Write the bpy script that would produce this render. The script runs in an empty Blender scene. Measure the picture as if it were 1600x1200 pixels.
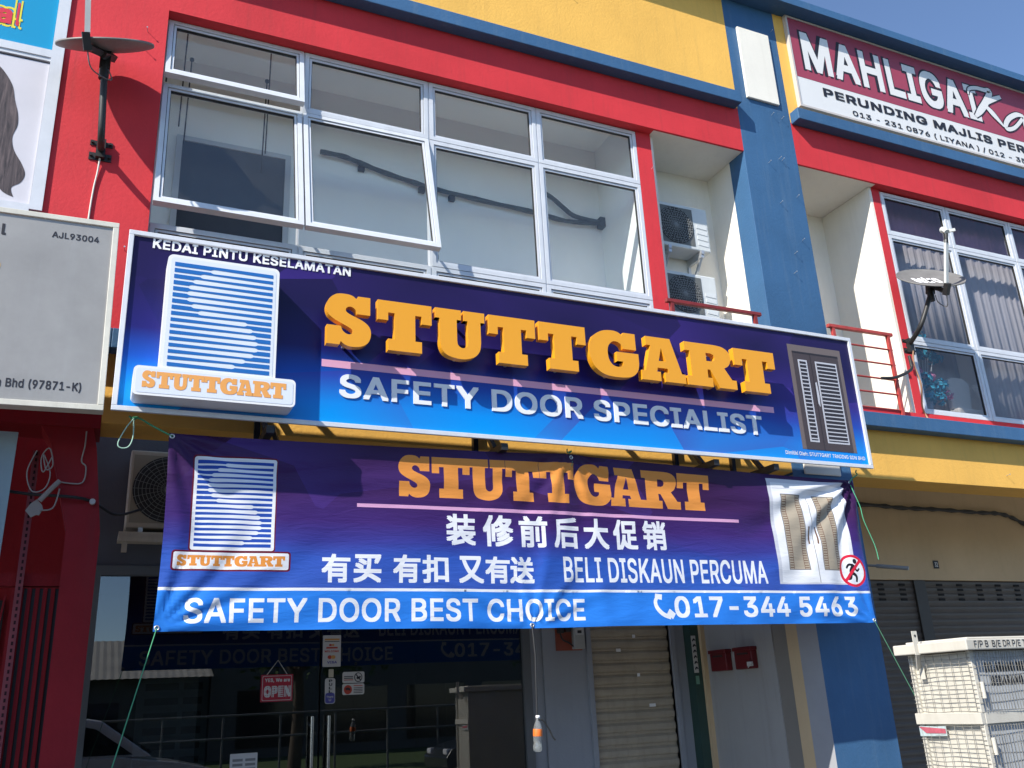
import bpy, bmesh, math, random
from mathutils import Vector, Matrix
from mathutils.geometry import tessellate_polygon, delaunay_2d_cdt
random.seed(7)
S = bpy.context.scene
COL = S.collection
R = math.radians

# ---------------------------------------------------------------- camera, sky, sun, exposure
YAW, PITCH, ROLL, FPX = 25.0415, 19.2935, -2.7968, 1421.29
def camera():
    cd = bpy.data.cameras.new('camera'); co = bpy.data.objects.new('camera', cd); COL.objects.link(co)
    y, p, r = R(YAW), R(PITCH), R(ROLL)
    f = Vector((math.sin(y)*math.cos(p), math.cos(y)*math.cos(p), math.sin(p)))
    rt = Vector((math.cos(y), -math.sin(y), 0)); up = rt.cross(f)
    c, s = math.cos(r), math.sin(r)
    X = c*rt + s*up; U = -s*rt + c*up
    m = Matrix((X, U, -f)).transposed().to_4x4(); m.translation = (0, -5.72, 1.6)
    co.matrix_world = m
    cd.sensor_width = 36; cd.lens = FPX/1600*36; cd.clip_start = .05; cd.clip_end = 2000
    S.camera = co
camera()
SUN = Vector((1.95, 1.0, -1.85)).normalized()          # direction the light travels
w = bpy.data.worlds.new('World'); S.world = w; w.use_nodes = True
nt = w.node_tree; bg = nt.nodes['Background']
sky = nt.nodes.new('ShaderNodeTexSky'); sky.sky_type = 'NISHITA'; sky.sun_disc = False
sky.sun_elevation = math.asin(-SUN.z); sky.sun_rotation = math.atan2(-SUN.x, -SUN.y)
sky.air_density = .7; sky.dust_density = .1; sky.ozone_density = 2.4
nt.links.new(sky.outputs[0], bg.inputs[0]); bg.inputs[1].default_value = .15
sl = bpy.data.lights.new('sun', 'SUN'); so = bpy.data.objects.new('sun', sl); COL.objects.link(so)
sl.energy = 4.45; sl.angle = R(.53); sl.color = (1, .95, .86)
so.rotation_euler = SUN.to_track_quat('-Z', 'Y').to_euler(); so.location = (-20, -12, 20)
S.view_settings.view_transform = 'Standard'; S.view_settings.look = 'None'
S.view_settings.exposure = .74; S.view_settings.gamma = 1
S.render.engine = 'CYCLES'
S.cycles.max_bounces = 10; S.cycles.transparent_max_bounces = 16

# ---------------------------------------------------------------- materials
MATS = {}
def mat(name, col, rough=.6, metal=0, var=0, vscale=3, bump=0, bscale=60, spec=.5, coat=0, streak=0, streakcol=(.05,.045,.04)):
    if name in MATS: return MATS[name]
    m = bpy.data.materials.new(name); m.use_nodes = True; t = m.node_tree; b = t.nodes['Principled BSDF']
    b.inputs['Base Color'].default_value = (*col, 1); b.inputs['Roughness'].default_value = rough
    b.inputs['Metallic'].default_value = metal; b.inputs['Specular IOR Level'].default_value = spec
    b.inputs['Coat Weight'].default_value = coat
    L = t.links.new; N = t.nodes.new
    tc = N('ShaderNodeNewGeometry')
    out = None
    if var:
        n = N('ShaderNodeTexNoise'); n.inputs['Scale'].default_value = vscale; n.inputs['Detail'].default_value = 6; n.inputs['Roughness'].default_value = .65
        L(tc.outputs['Position'], n.inputs['Vector'])
        mr = N('ShaderNodeMapRange'); mr.inputs['From Min'].default_value = .3; mr.inputs['From Max'].default_value = .7
        mr.inputs['To Min'].default_value = 1-var; mr.inputs['To Max'].default_value = 1+var
        L(n.outputs[0], mr.inputs['Value'])
        mx = N('ShaderNodeVectorMath'); mx.operation = 'SCALE'; mx.inputs[0].default_value = col
        L(mr.outputs[0], mx.inputs['Scale']); out = mx.outputs[0]
    if streak:
        mp = N('ShaderNodeMapping'); mp.inputs['Scale'].default_value = (9, 9, .55)
        L(tc.outputs['Position'], mp.inputs['Vector'])
        n = N('ShaderNodeTexNoise'); n.inputs['Scale'].default_value = 1.3; n.inputs['Detail'].default_value = 5; n.inputs['Roughness'].default_value = .7
        L(mp.outputs[0], n.inputs['Vector'])
        mr = N('ShaderNodeMapRange'); mr.inputs['From Min'].default_value = .52; mr.inputs['From Max'].default_value = .82
        mr.inputs['To Min'].default_value = 0; mr.inputs['To Max'].default_value = streak
        L(n.outputs[0], mr.inputs['Value'])
        mi = N('ShaderNodeMix'); mi.data_type = 'RGBA'; mi.inputs[7].default_value = (*streakcol, 1)
        L(mr.outputs[0], mi.inputs[0])
        if out: L(out, mi.inputs[6])
        else: mi.inputs[6].default_value = (*col, 1)
        out = mi.outputs[2]
    if out: L(out, b.inputs['Base Color'])
    if bump:
        n = N('ShaderNodeTexNoise'); n.inputs['Scale'].default_value = bscale; n.inputs['Detail'].default_value = 5; n.inputs['Roughness'].default_value = .6
        L(tc.outputs['Position'], n.inputs['Vector'])
        bp = N('ShaderNodeBump'); bp.inputs['Strength'].default_value = bump; bp.inputs['Distance'].default_value = .01
        L(n.outputs[0], bp.inputs['Height']); L(bp.outputs[0], b.inputs['Normal'])
    MATS[name] = m; return m

def glass(name, tint, refl=.06, rough=0.0, alpha_dirt=0.0):
    if name in MATS: return MATS[name]
    m = bpy.data.materials.new(name); m.use_nodes = True; t = m.node_tree; t.nodes.remove(t.nodes['Principled BSDF'])
    L = t.links.new; N = t.nodes.new
    tr = N('ShaderNodeBsdfTransparent'); tr.inputs[0].default_value = (*tint, 1)
    gl = N('ShaderNodeBsdfGlossy'); gl.inputs['Roughness'].default_value = rough; gl.inputs[0].default_value = (1,1,1,1)
    fr = N('ShaderNodeFresnel'); fr.inputs[0].default_value = 1.5
    ad = N('ShaderNodeMath'); ad.operation = 'ADD'; ad.inputs[1].default_value = refl; ad.use_clamp = True
    bf = N('ShaderNodeNewGeometry'); io = N('ShaderNodeMix'); io.inputs[2].default_value = 1.5; io.inputs[3].default_value = 1/1.5
    L(bf.outputs['Backfacing'], io.inputs[0]); L(io.outputs[0], fr.inputs[0]); L(fr.outputs[0], ad.inputs[0])
    mx = N('ShaderNodeMixShader'); L(ad.outputs[0], mx.inputs[0]); L(tr.outputs[0], mx.inputs[1]); L(gl.outputs[0], mx.inputs[2])
    last = mx.outputs[0]
    if alpha_dirt:
        df = N('ShaderNodeBsdfDiffuse'); df.inputs[0].default_value = (.5,.52,.5,1)
        n = N('ShaderNodeTexNoise'); n.inputs['Scale'].default_value = 2.2; n.inputs['Detail'].default_value = 7; n.inputs['Roughness'].default_value = .7
        g = N('ShaderNodeNewGeometry'); L(g.outputs['Position'], n.inputs['Vector'])
        mr = N('ShaderNodeMapRange'); mr.inputs['From Min'].default_value = .3; mr.inputs['From Max'].default_value = .8
        mr.inputs['To Min'].default_value = alpha_dirt*.5; mr.inputs['To Max'].default_value = alpha_dirt*1.4
        L(n.outputs[0], mr.inputs['Value'])
        m2 = N('ShaderNodeMixShader'); L(mr.outputs[0], m2.inputs[0]); L(last, m2.inputs[1]); L(df.outputs[0], m2.inputs[2]); last = m2.outputs[0]
    L(last, t.nodes['Material Output'].inputs[0])
    MATS[name] = m; return m

def print_mat(name, stops, zmax, facet=.25, rough=.35, bump=0, transl=0, fcol=(.16,.09,.42), fscale=1.0, coat=0):
    """printed vinyl: a vertical colour ramp (object z / zmax) with low-poly facets in it"""
    m = bpy.data.materials.new(name); m.use_nodes = True; t = m.node_tree; b = t.nodes['Principled BSDF']
    L = t.links.new; N = t.nodes.new
    tc = N('ShaderNodeTexCoord'); sp = N('ShaderNodeSeparateXYZ'); L(tc.outputs['Object'], sp.inputs[0])
    dv = N('ShaderNodeMath'); dv.operation = 'DIVIDE'; dv.inputs[1].default_value = zmax; L(sp.outputs[2], dv.inputs[0])
    cr = N('ShaderNodeValToRGB'); e = cr.color_ramp.elements
    while len(e) < len(stops): e.new(.5)
    for k, (p, c) in enumerate(stops): e[k].position = p; e[k].color = (*c, 1)
    L(dv.outputs[0], cr.inputs[0])
    # facets: voronoi cells tint the ramp, brightest along one side of each cell
    cb = N('ShaderNodeCombineXYZ'); L(sp.outputs[0], cb.inputs[0]); L(sp.outputs[2], cb.inputs[1])
    mp = N('ShaderNodeMapping'); mp.inputs['Scale'].default_value = (.8*fscale, 1.5*fscale, 1); mp.inputs['Rotation'].default_value = (0,0,.5)
    L(cb.outputs[0], mp.inputs[0])
    v = N('ShaderNodeTexVoronoi'); v.voronoi_dimensions = '2D'; v.inputs['Scale'].default_value = 1; v.distance = 'MANHATTAN'
    L(mp.outputs[0], v.inputs['Vector'])
    s2 = N('ShaderNodeSeparateColor'); L(v.outputs['Color'], s2.inputs[0])
    po = N('ShaderNodeMath'); po.operation = 'POWER'; po.inputs[1].default_value = 2.2; L(s2.outputs[0], po.inputs[0])
    ds = N('ShaderNodeMath'); ds.operation = 'MULTIPLY'; L(po.outputs[0], ds.inputs[0]); L(v.outputs['Distance'], ds.inputs[1])
    fm = N('ShaderNodeMath'); fm.operation = 'MULTIPLY'; fm.inputs[1].default_value = facet*2; fm.use_clamp = True; L(ds.outputs[0], fm.inputs[0])
    mi = N('ShaderNodeMix'); mi.data_type = 'RGBA'; mi.inputs[7].default_value = (*fcol, 1)
    L(fm.outputs[0], mi.inputs[0]); L(cr.outputs[0], mi.inputs[6]); L(mi.outputs[2], b.inputs['Base Color'])
    b.inputs['Specular IOR Level'].default_value = .22
    b.inputs['Roughness'].default_value = rough; b.inputs['Coat Weight'].default_value = coat; b.inputs['Coat Roughness'].default_value = .25
    if bump: cloth_bump(m, bump)
    return m
def cloth_bump(m, strength):
    t = m.node_tree; b = t.nodes['Principled BSDF']; L = t.links.new; N = t.nodes.new
    tc = N('ShaderNodeTexCoord')
    mp = N('ShaderNodeMapping'); mp.inputs['Scale'].default_value = (1.6, 1, 8); L(tc.outputs['Object'], mp.inputs[0])
    n = N('ShaderNodeTexNoise'); n.inputs['Scale'].default_value = 2.6; n.inputs['Detail'].default_value = 5; n.inputs['Distortion'].default_value = .8; n.inputs['Roughness'].default_value = .6
    L(mp.outputs[0], n.inputs['Vector'])
    bp = N('ShaderNodeBump'); bp.inputs['Strength'].default_value = strength; bp.inputs['Distance'].default_value = .03
    L(n.outputs[0], bp.inputs['Height']); L(bp.outputs[0], b.inputs['Normal'])

RED = mat('red_paint', (.60,.036,.046), .75, var=.12, vscale=.9, bump=.22, bscale=38, streak=.24, spec=.3)
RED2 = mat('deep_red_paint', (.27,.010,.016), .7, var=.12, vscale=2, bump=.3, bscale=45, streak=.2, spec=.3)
YEL = mat('yellow_paint', (.81,.455,.098), .75, var=.09, vscale=.9, bump=.3, bscale=45, streak=.20, streakcol=(.3,.2,.08), spec=.3)
BLU = mat('blue_paint', (.042,.118,.24), .6, var=.14, vscale=1.1, bump=.3, bscale=45, streak=.28, streakcol=(.16,.22,.28), spec=.35)
WHT = mat('white_paint', (.80,.755,.67), .8, var=.05, vscale=1.5, bump=.2, bscale=45, streak=.12, streakcol=(.35,.31,.25), spec=.3)
CRM = mat('cream_wall_paint', (.58,.43,.26), .8, var=.07, vscale=1.5, bump=.2, bscale=45, streak=.15, streakcol=(.2,.16,.11), spec=.3)
DGRY = mat('shaded_grey_wall', (.095,.105,.13), .75, var=.1, vscale=1.5, bump=.2, bscale=45, spec=.3)  # grey wall made darker in colour for the shade around the aircon
GRY = mat('grey_wall_paint', (.27,.285,.315), .75, var=.07, vscale=1.5, bump=.2, bscale=45, streak=.1, spec=.3)
LGRY = mat('pale_grey_wall_paint', (.34,.33,.32), .8, var=.07, vscale=1.2, bump=.2, bscale=45, streak=.25, streakcol=(.12,.11,.1), spec=.3)
ROOMW = mat('room_white_paint', (.94,.95,.90), .85, var=.03, vscale=2, bump=.1, spec=.3)
DARK = mat('painted_dark_void', (.02,.022,.026), .8)
ALU = mat('white_aluminium', (.62,.64,.68), .35, var=.05, vscale=8, spec=.5, streak=.12)
ALUS = mat('raw_aluminium', (.55,.56,.57), .35, metal=.6, var=.08, vscale=10)
BLACK = mat('black_metal', (.018,.017,.017), .5, var=.2, vscale=20)
PLAST = mat('aircon_plastic', (.62,.64,.63), .5, var=.06, vscale=6, streak=.15)
PLASTY = mat('aged_aircon_plastic', (.50,.45,.36), .55, var=.08, vscale=6, streak=.25)
GRILLE = mat('grille_black', (.025,.027,.03), .6)
WIREG = mat('grille_wire_grey', (.22,.23,.23), .5)
MAROON = mat('maroon_railing_paint', (.22,.022,.02), .5, var=.2, vscale=15)
REDRAIL = mat('red_railing_paint', (.42,.05,.04), .5, var=.2, vscale=15, streak=.3)
DISHG = mat('dish_grey', (.16,.155,.15), .55, var=.15, vscale=7, streak=.25, streakcol=(.3,.3,.28))
DISHL = mat('dish_light_arm', (.62,.63,.60), .5, var=.08, vscale=7)
PWHITE = mat('print_white', (.80,.80,.80), .4)
PBLACK = mat('print_black', (.015,.014,.02), .5)
PRED = mat('print_red', (.62,.02,.05), .5)
CEMENT = mat('cement_floor', (.27,.26,.24), .9, var=.2, vscale=2, bump=.3)
ASPH = mat('asphalt', (.05,.05,.052), .9, var=.25, vscale=1.5, bump=.5, bscale=120)
GRASS = mat('grass_green', (.05,.085,.02), .95, var=.5, vscale=6, bump=.8, bscale=60)
WGLASS = glass('window_glass', (.98,.995,.995), -.005, 0, .016)
SGLASS = glass('shop_glass', (.42,.47,.48), .05, 0, .006)
PGLASS = glass('film_glass', (.80,.80,.82), -.02, 0, .006)
GREENCORD = mat('green_cord', (.05,.27,.13), .6)
WHITECORD = mat('white_cord', (.6,.58,.52), .6)
BLACKCORD = mat('black_cord', (.02,.02,.02), .6)

# ---------------------------------------------------------------- mesh helpers
class MB:
    """collects shapes in world coordinates; build() links them as one mesh object"""
    def __init__(s): s.v = []; s.f = []; s.m = []; s.sm = []
    def add(s, vs, fs, m=0, smooth=False):
        o = len(s.v); s.v += [tuple(p) for p in vs]
        for f in fs: s.f.append([i+o for i in f]); s.m.append(m); s.sm.append(smooth)
        return s
    def box(s, x0, x1, y0, y1, z0, z1, m=0, fm=None):
        vs = [(x,y,z) for x in (x0,x1) for y in (y0,y1) for z in (z0,z1)]
        fs = [(0,1,3,2),(4,6,7,5),(0,4,5,1),(2,3,7,6),(0,2,6,4),(1,5,7,3)]   # -x +x -y +y -z +z
        if not fm: return s.add(vs, fs, m)
        for k, f in enumerate(fs): s.add([vs[i] for i in f], [(0,1,2,3)], fm.get(k, m))
        return s
    def prism(s, pts, y0, y1, m=0):
        """polygon in the x-z plane (counter-clockwise seen from -y) from y0 to y1"""
        n = len(pts); vs = [(x,y0,z) for x,z in pts] + [(x,y1,z) for x,z in pts]
        tri = [tuple(t) for t in tessellate_polygon([[Vector((x,z,0)) for x,z in pts]])]
        fs = tri + [tuple(i+n for i in reversed(t)) for t in tri] + [(i,i+n,(i+1)%n+n,(i+1)%n) for i in range(n)]
        return s.add(vs, fs, m)
    def tube(s, pts, r, m=0, n=8, cap=True):
        pts = [Vector(p) for p in pts]; rs = r if isinstance(r, (list,tuple)) else [r]*len(pts)
        rings = []; up = None
        for i, p in enumerate(pts):
            d = (pts[min(i+1,len(pts)-1)] - pts[max(i-1,0)])
            d = d.normalized() if d.length else Vector((0,0,1))
            if up is None: up = d.orthogonal().normalized()
            up = (up - d*up.dot(d)); up = up.normalized() if up.length > 1e-6 else d.orthogonal().normalized()
            q = d.cross(up)
            rings.append([p + rs[i]*(math.cos(2*math.pi*k/n)*up + math.sin(2*math.pi*k/n)*q) for k in range(n)])
        vs = [v for rg in rings for v in rg]; fs = []
        for i in range(len(rings)-1):
            for k in range(n):
                a, b = i*n+k, i*n+(k+1)%n; fs.append((a,b,b+n,a+n))
        s.add(vs, fs, m, True)
        if cap: s.add(rings[0], [tuple(reversed(range(n)))], m); s.add(rings[-1], [tuple(range(n))], m)
        return s
    def lathe(s, prof, M=None, m=0, n=32):
        """profile [(r,z)] turned about z, then moved by matrix M"""
        M = M or Matrix(); vs = []; fs = []
        for r, z in prof:
            for k in range(n): a = 2*math.pi*k/n; vs.append(M @ Vector((r*math.cos(a), r*math.sin(a), z)))
        for i in range(len(prof)-1):
            for k in range(n):
                a, b = i*n+k, i*n+(k+1)%n; fs.append((a,b,b+n,a+n))
        return s.add(vs, fs, m, True)
    def bar(s, a, b, wx, wy, m=0):
        """rectangular bar from a to b"""
        a, b = Vector(a), Vector(b); d = (b-a).normalized()
        u = d.cross(Vector((0,1,0))); u = u.normalized() if u.length > 1e-4 else Vector((1,0,0)); v = d.cross(u)
        vs = [p + u*sx*wx/2 + v*sy*wy/2 for p in (a,b) for sx, sy in ((-1,-1),(1,-1),(1,1),(-1,1))]
        return s.add(vs, [(3,2,1,0),(4,5,6,7),(0,1,5,4),(1,2,6,5),(2,3,7,6),(3,0,4,7)], m)
    def tri2d(s, tris, pts, y, m=0):
        return s.add([(x,y,z) for x,z in pts], tris, m)
    def build(s, name, mats, parent=None, loc=None, bevel=0):
        mats = mats if isinstance(mats, (list,tuple)) else [mats]
        o = Vector(loc) if loc is not None else (Vector(parent['_o']) if parent is not None else Vector((0,0,0)))
        me = bpy.data.meshes.new(name); me.from_pydata([Vector(p)-o for p in s.v], [], s.f)
        for mm in mats: me.materials.append(mm)
        me.polygons.foreach_set('material_index', s.m); me.polygons.foreach_set('use_smooth', s.sm); me.update()
        ob = bpy.data.objects.new(name, me); COL.objects.link(ob); ob['_o'] = tuple(o)
        if parent is not None: ob.parent = parent
        else: ob.location = o
        if bevel:
            b = ob.modifiers.new('bevel', 'BEVEL'); b.width = bevel; b.segments = 2; b.limit_method = 'ANGLE'
        return ob
def box(name, mats, parent, x0, x1, y0, y1, z0, z1, bevel=0, fm=None):
    return MB().box(x0,x1,y0,y1,z0,z1,0,fm).build(name, mats, parent, bevel=bevel)
def tag(o, label=None, cat=None, group=None, kind=None):
    if label: o['label'] = label
    if cat: o['category'] = cat
    if group: o['group'] = group
    if kind: o['kind'] = kind
    return o
def thing(name, label, cat, loc, group=None):
    o = bpy.data.objects.new(name, None); COL.objects.link(o); o.location = loc; o['_o'] = tuple(loc); o.empty_display_size = .1
    return tag(o, label, cat, group)
def dup(root, loc, label, group=None):
    """a copy of a thing with copies of its parts and sub-parts"""
    r = root.copy(); COL.objects.link(r); r.location = loc; r['label'] = label
    if group: r['group'] = group
    for ch in list(root.children):
        c = ch.copy(); COL.objects.link(c); c.parent = r
        for g in list(ch.children):
            d = g.copy(); COL.objects.link(d); d.parent = c
    return r
def smooth_path(pts, n=6):
    """Catmull-Rom through the points"""
    P = [Vector(p) for p in pts]; out = []
    for i in range(len(P)-1):
        a, b, c, d = P[max(i-1,0)], P[i], P[i+1], P[min(i+2,len(P)-1)]
        for k in range(n):
            t = k/n; out.append(.5*((2*b) + (-a+c)*t + (2*a-5*b+4*c-d)*t*t + (-a+3*b-3*c+d)*t**3))
    return out + [P[-1]]

# ---------------------------------------------------------------- lettering
import numpy as np
FONTS = []
for fn in ('Inter.woff2', 'Noto Sans CJK Regular.woff2'):
    try: FONTS.append(bpy.data.fonts.load(bpy.utils.system_resource('DATAFILES', path='fonts') + '/' + fn))
    except Exception: FONTS.append(None)
def contours(body):
    """outlines of a word as closed polylines"""
    c = bpy.data.curves.new('t', 'FONT'); c.body = body
    f = FONTS[1 if ord(body[-1]) > 0x2000 or ord(body[len(body)//2]) > 0x2000 else 0]
    if f: c.font = f
    o = bpy.data.objects.new('t', c); COL.objects.link(o)
    dg = bpy.context.evaluated_depsgraph_get(); dg.update()
    cv = o.evaluated_get(dg).to_curve(dg); out = []
    for sp in cv.splines:
        P = sp.bezier_points; n = len(P); L = []
        for i in range(n):
            a, b = P[i], P[(i+1) % n]; p0, p1, p2, p3 = a.co, a.handle_right, b.handle_left, b.co
            ch = p3-p0
            flat = ch.length < 1e-6 or max(abs((p1-p0).cross(ch).z), abs((p2-p0).cross(ch).z))/max(ch.length,1e-6) < .002
            L.append((p0.x, p0.y))
            if not flat:
                for k in range(1, 4):
                    t = k/4; u = 1-t; q = u*u*u*p0+3*u*u*t*p1+3*u*t*t*p2+t*t*t*p3; L.append((q.x, q.y))
        M = [L[0]]
        for q in L[1:]:
            if math.hypot(q[0]-M[-1][0], q[1]-M[-1][1]) > 1e-4: M.append(q)
        if len(M) > 2 and math.hypot(M[0][0]-M[-1][0], M[0][1]-M[-1][1]) < 1e-4: M.pop()
        if len(M) > 2: out.append(M)
    bpy.data.objects.remove(o); bpy.data.curves.remove(c)
    return out
def xmax(cs): return max(p[0] for l in cs for p in l)
def xmin(cs): return min(p[0] for l in cs for p in l)
_gc = {}
def glyph(ch, bold):
    """one character, fattened by bold, as clean triangles: (points, triangles, advance)"""
    k = (ch, bold)
    if k in _gc: return _gc[k]
    cjk_ = ord(ch) > 0x2000; ref = '\u5927' if cjk_ else 'H'
    w2 = contours(ref+ref); hw = xmax(w2)-xmin(w2); x0 = xmin(w2)
    if ch == ' ':
        adv = xmax(contours(ref+' '+ref)) - xmax(w2); _gc[k] = ([], [], adv); return _gc[k]
    adv = xmax(contours(ref+ch+ref)) - xmax(w2)
    cs = contours(ch)
    sh = [(-bold,-bold),(bold,-bold),(-bold,bold),(bold,bold)] if bold else [(0,0)]
    V = []; E = []
    for dx, dy in sh:
        for l in cs:
            o = len(V); V += [Vector((x+dx, y+dy)) for x, y in l]; n = len(l); E += [(o+i, o+(i+1) % n) for i in range(n)]
    ov, oe, of, a_, b_, c_ = delaunay_2d_cdt(V, E, [], 0, 1e-5)
    P = np.array([(p.x, p.y) for p in ov]); T = np.array([list(f) for f in of]); C = P[T].mean(axis=1)
    ins = np.zeros(len(T), bool)
    for dx, dy in sh:
        wn = np.zeros(len(T), int)
        for l in cs:
            A = np.array(l)+(dx,dy); B = np.roll(A, -1, axis=0)
            for (ax,ay), (bx,by) in zip(A, B):
                lf = (bx-ax)*(C[:,1]-ay)-(C[:,0]-ax)*(by-ay)
                wn += ((ay <= C[:,1]) & (by > C[:,1]) & (lf > 0)).astype(int) - ((ay > C[:,1]) & (by <= C[:,1]) & (lf < 0)).astype(int)
        ins |= wn != 0
    T = T[ins]; used = sorted(set(T.flatten())); mp = {u: i for i, u in enumerate(used)}
    _gc[k] = ([tuple(P[u]) for u in used], [tuple(mp[v] for v in t) for t in T], adv)
    return _gc[k]
def text_tris(body, bold=.02, shear=0):
    pts = []; tris = []; x = 0
    for ch in body:
        p, t, adv = glyph(ch, bold); o = len(pts)
        pts += [(q[0]+x, q[1]) for q in p]; tris += [tuple(i+o for i in f) for f in t]; x += adv + bold*1.2
    return pts, tris
def fit(pts, x0, z0, x1, z1):
    xs = [p[0] for p in pts]; zs = [p[1] for p in pts]; a, b, c, d = min(xs), max(xs), min(zs), max(zs)
    return [(x0+(x-a)/(b-a)*(x1-x0), z0+(z-c)/(d-c)*(z1-z0)) for x, z in pts]
def arc(cx, cy, rx, ry, a0, a1, n=8):
    return [(cx+rx*math.cos(R(a0+(a1-a0)*i/n)), cy+ry*math.sin(R(a0+(a1-a0)*i/n))) for i in range(n+1)]
def cr(pts, n=4): return [(v.x, v.y) for v in smooth_path([(x,y,0) for x,y in pts], n)]
# heavy slab-serif capitals in a unit box: (outline, holes)
G = {}
G['T'] = ([(0,1),(0,.6),(.19,.6),(.19,.76),(.31,.76),(.31,.23),(.19,.23),(.19,0),(.81,0),(.81,.23),(.69,.23),(.69,.76),(.81,.76),(.81,.6),(1,.6),(1,1)], [])
G['U'] = ([(0,1),(0,.79),(.085,.79),(.085,.36)] + cr([(.085,.36),(.11,.18),(.22,.04),(.5,-.02),(.75,.04),(.88,.18),(.915,.36)])[1:] +
          [(.915,.79),(1,.79),(1,1),(.57,1),(.57,.79),(.65,.79),(.65,.36)] + cr([(.65,.36),(.63,.26),(.54,.21),(.45,.26),(.43,.36)])[1:] + [(.43,.79),(.52,.79),(.52,1)], [])
G['S'] = ([(.70,1)] + cr([(.67,.94),(.57,1.0),(.42,1.02),(.22,1.0),(.06,.89),(.0,.73),(.05,.58),(.2,.48),(.45,.38),(.57,.32),(.59,.26),(.53,.22),(.44,.23),(.36,.29),(.33,.37)]) +
          [(.02,.37),(.02,0),(.30,0),(.33,.07)] + cr([(.33,.07),(.42,.01),(.58,-.02),(.8,.01),(.95,.11),(1.0,.28),(.95,.42),(.8,.52),(.55,.61),(.45,.66),(.43,.72),(.49,.77),(.57,.77),(.65,.72),(.68,.64)])[1:] + [(.98,.64),(.98,1)], [])
G['G'] = ([(.72,1)] + cr([(.69,.93),(.62,.99),(.5,1.02),(.3,.99),(.12,.87),(.02,.68),(0,.5),(.02,.34),(.11,.14),(.29,.01),(.56,-.02),(.82,.02),(.96,.16),(1.0,.34)]) +
          [(1.0,.55),(.55,.55),(.55,.34),(.67,.34)] + cr([(.67,.34),(.66,.26),(.57,.21),(.46,.24),(.39,.35),(.37,.5),(.39,.65),(.47,.76),(.56,.78),(.65,.73),(.69,.63)])[1:] + [(.96,.63),(.96,1)], [])
G['A'] = ([(.15,1),(.15,.8),(.25,.8),(.09,.21),(0,.21),(0,0),(.43,0),(.43,.21),(.35,.21),(.37,.3),(.6,.3),(.62,.21),(.53,.21),(.53,0),(1,0),(1,.21),(.92,.21),(.71,1)], [[(.41,.46),(.57,.46),(.49,.77)]])
G['R'] = ([(0,1),(0,.8),(.1,.8),(.1,.21),(0,.21),(0,0),(.52,0),(.52,.21),(.43,.21),(.43,.4),(.49,.4),(.66,0),(1.02,0),(1.02,.21),(.93,.21),(.79,.47)] +
          cr([(.79,.47),(.89,.55),(.945,.7),(.92,.86),(.8,.97),(.62,1)])[1:], [[(.43,.79),(.43,.6),(.53,.6),(.59,.63),(.61,.7),(.59,.76),(.53,.79)]])
def glyph_tris(ch):
    o, hs = G[ch]; loops = [[Vector((x,y,0)) for x,y in o]] + [[Vector((x,y,0)) for x,y in h] for h in hs]
    pts = [(v.x,v.y) for l in loops for v in l]
    return pts, [tuple(t) for t in tessellate_polygon(loops)], loops
ADV = [(1.275,1.62),(1.64,2.07),(2.07,2.485),(2.49,2.90),(2.905,3.335),(3.335,3.81),(3.80,4.245),(4.235,4.745),(4.73,5.185)]
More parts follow.
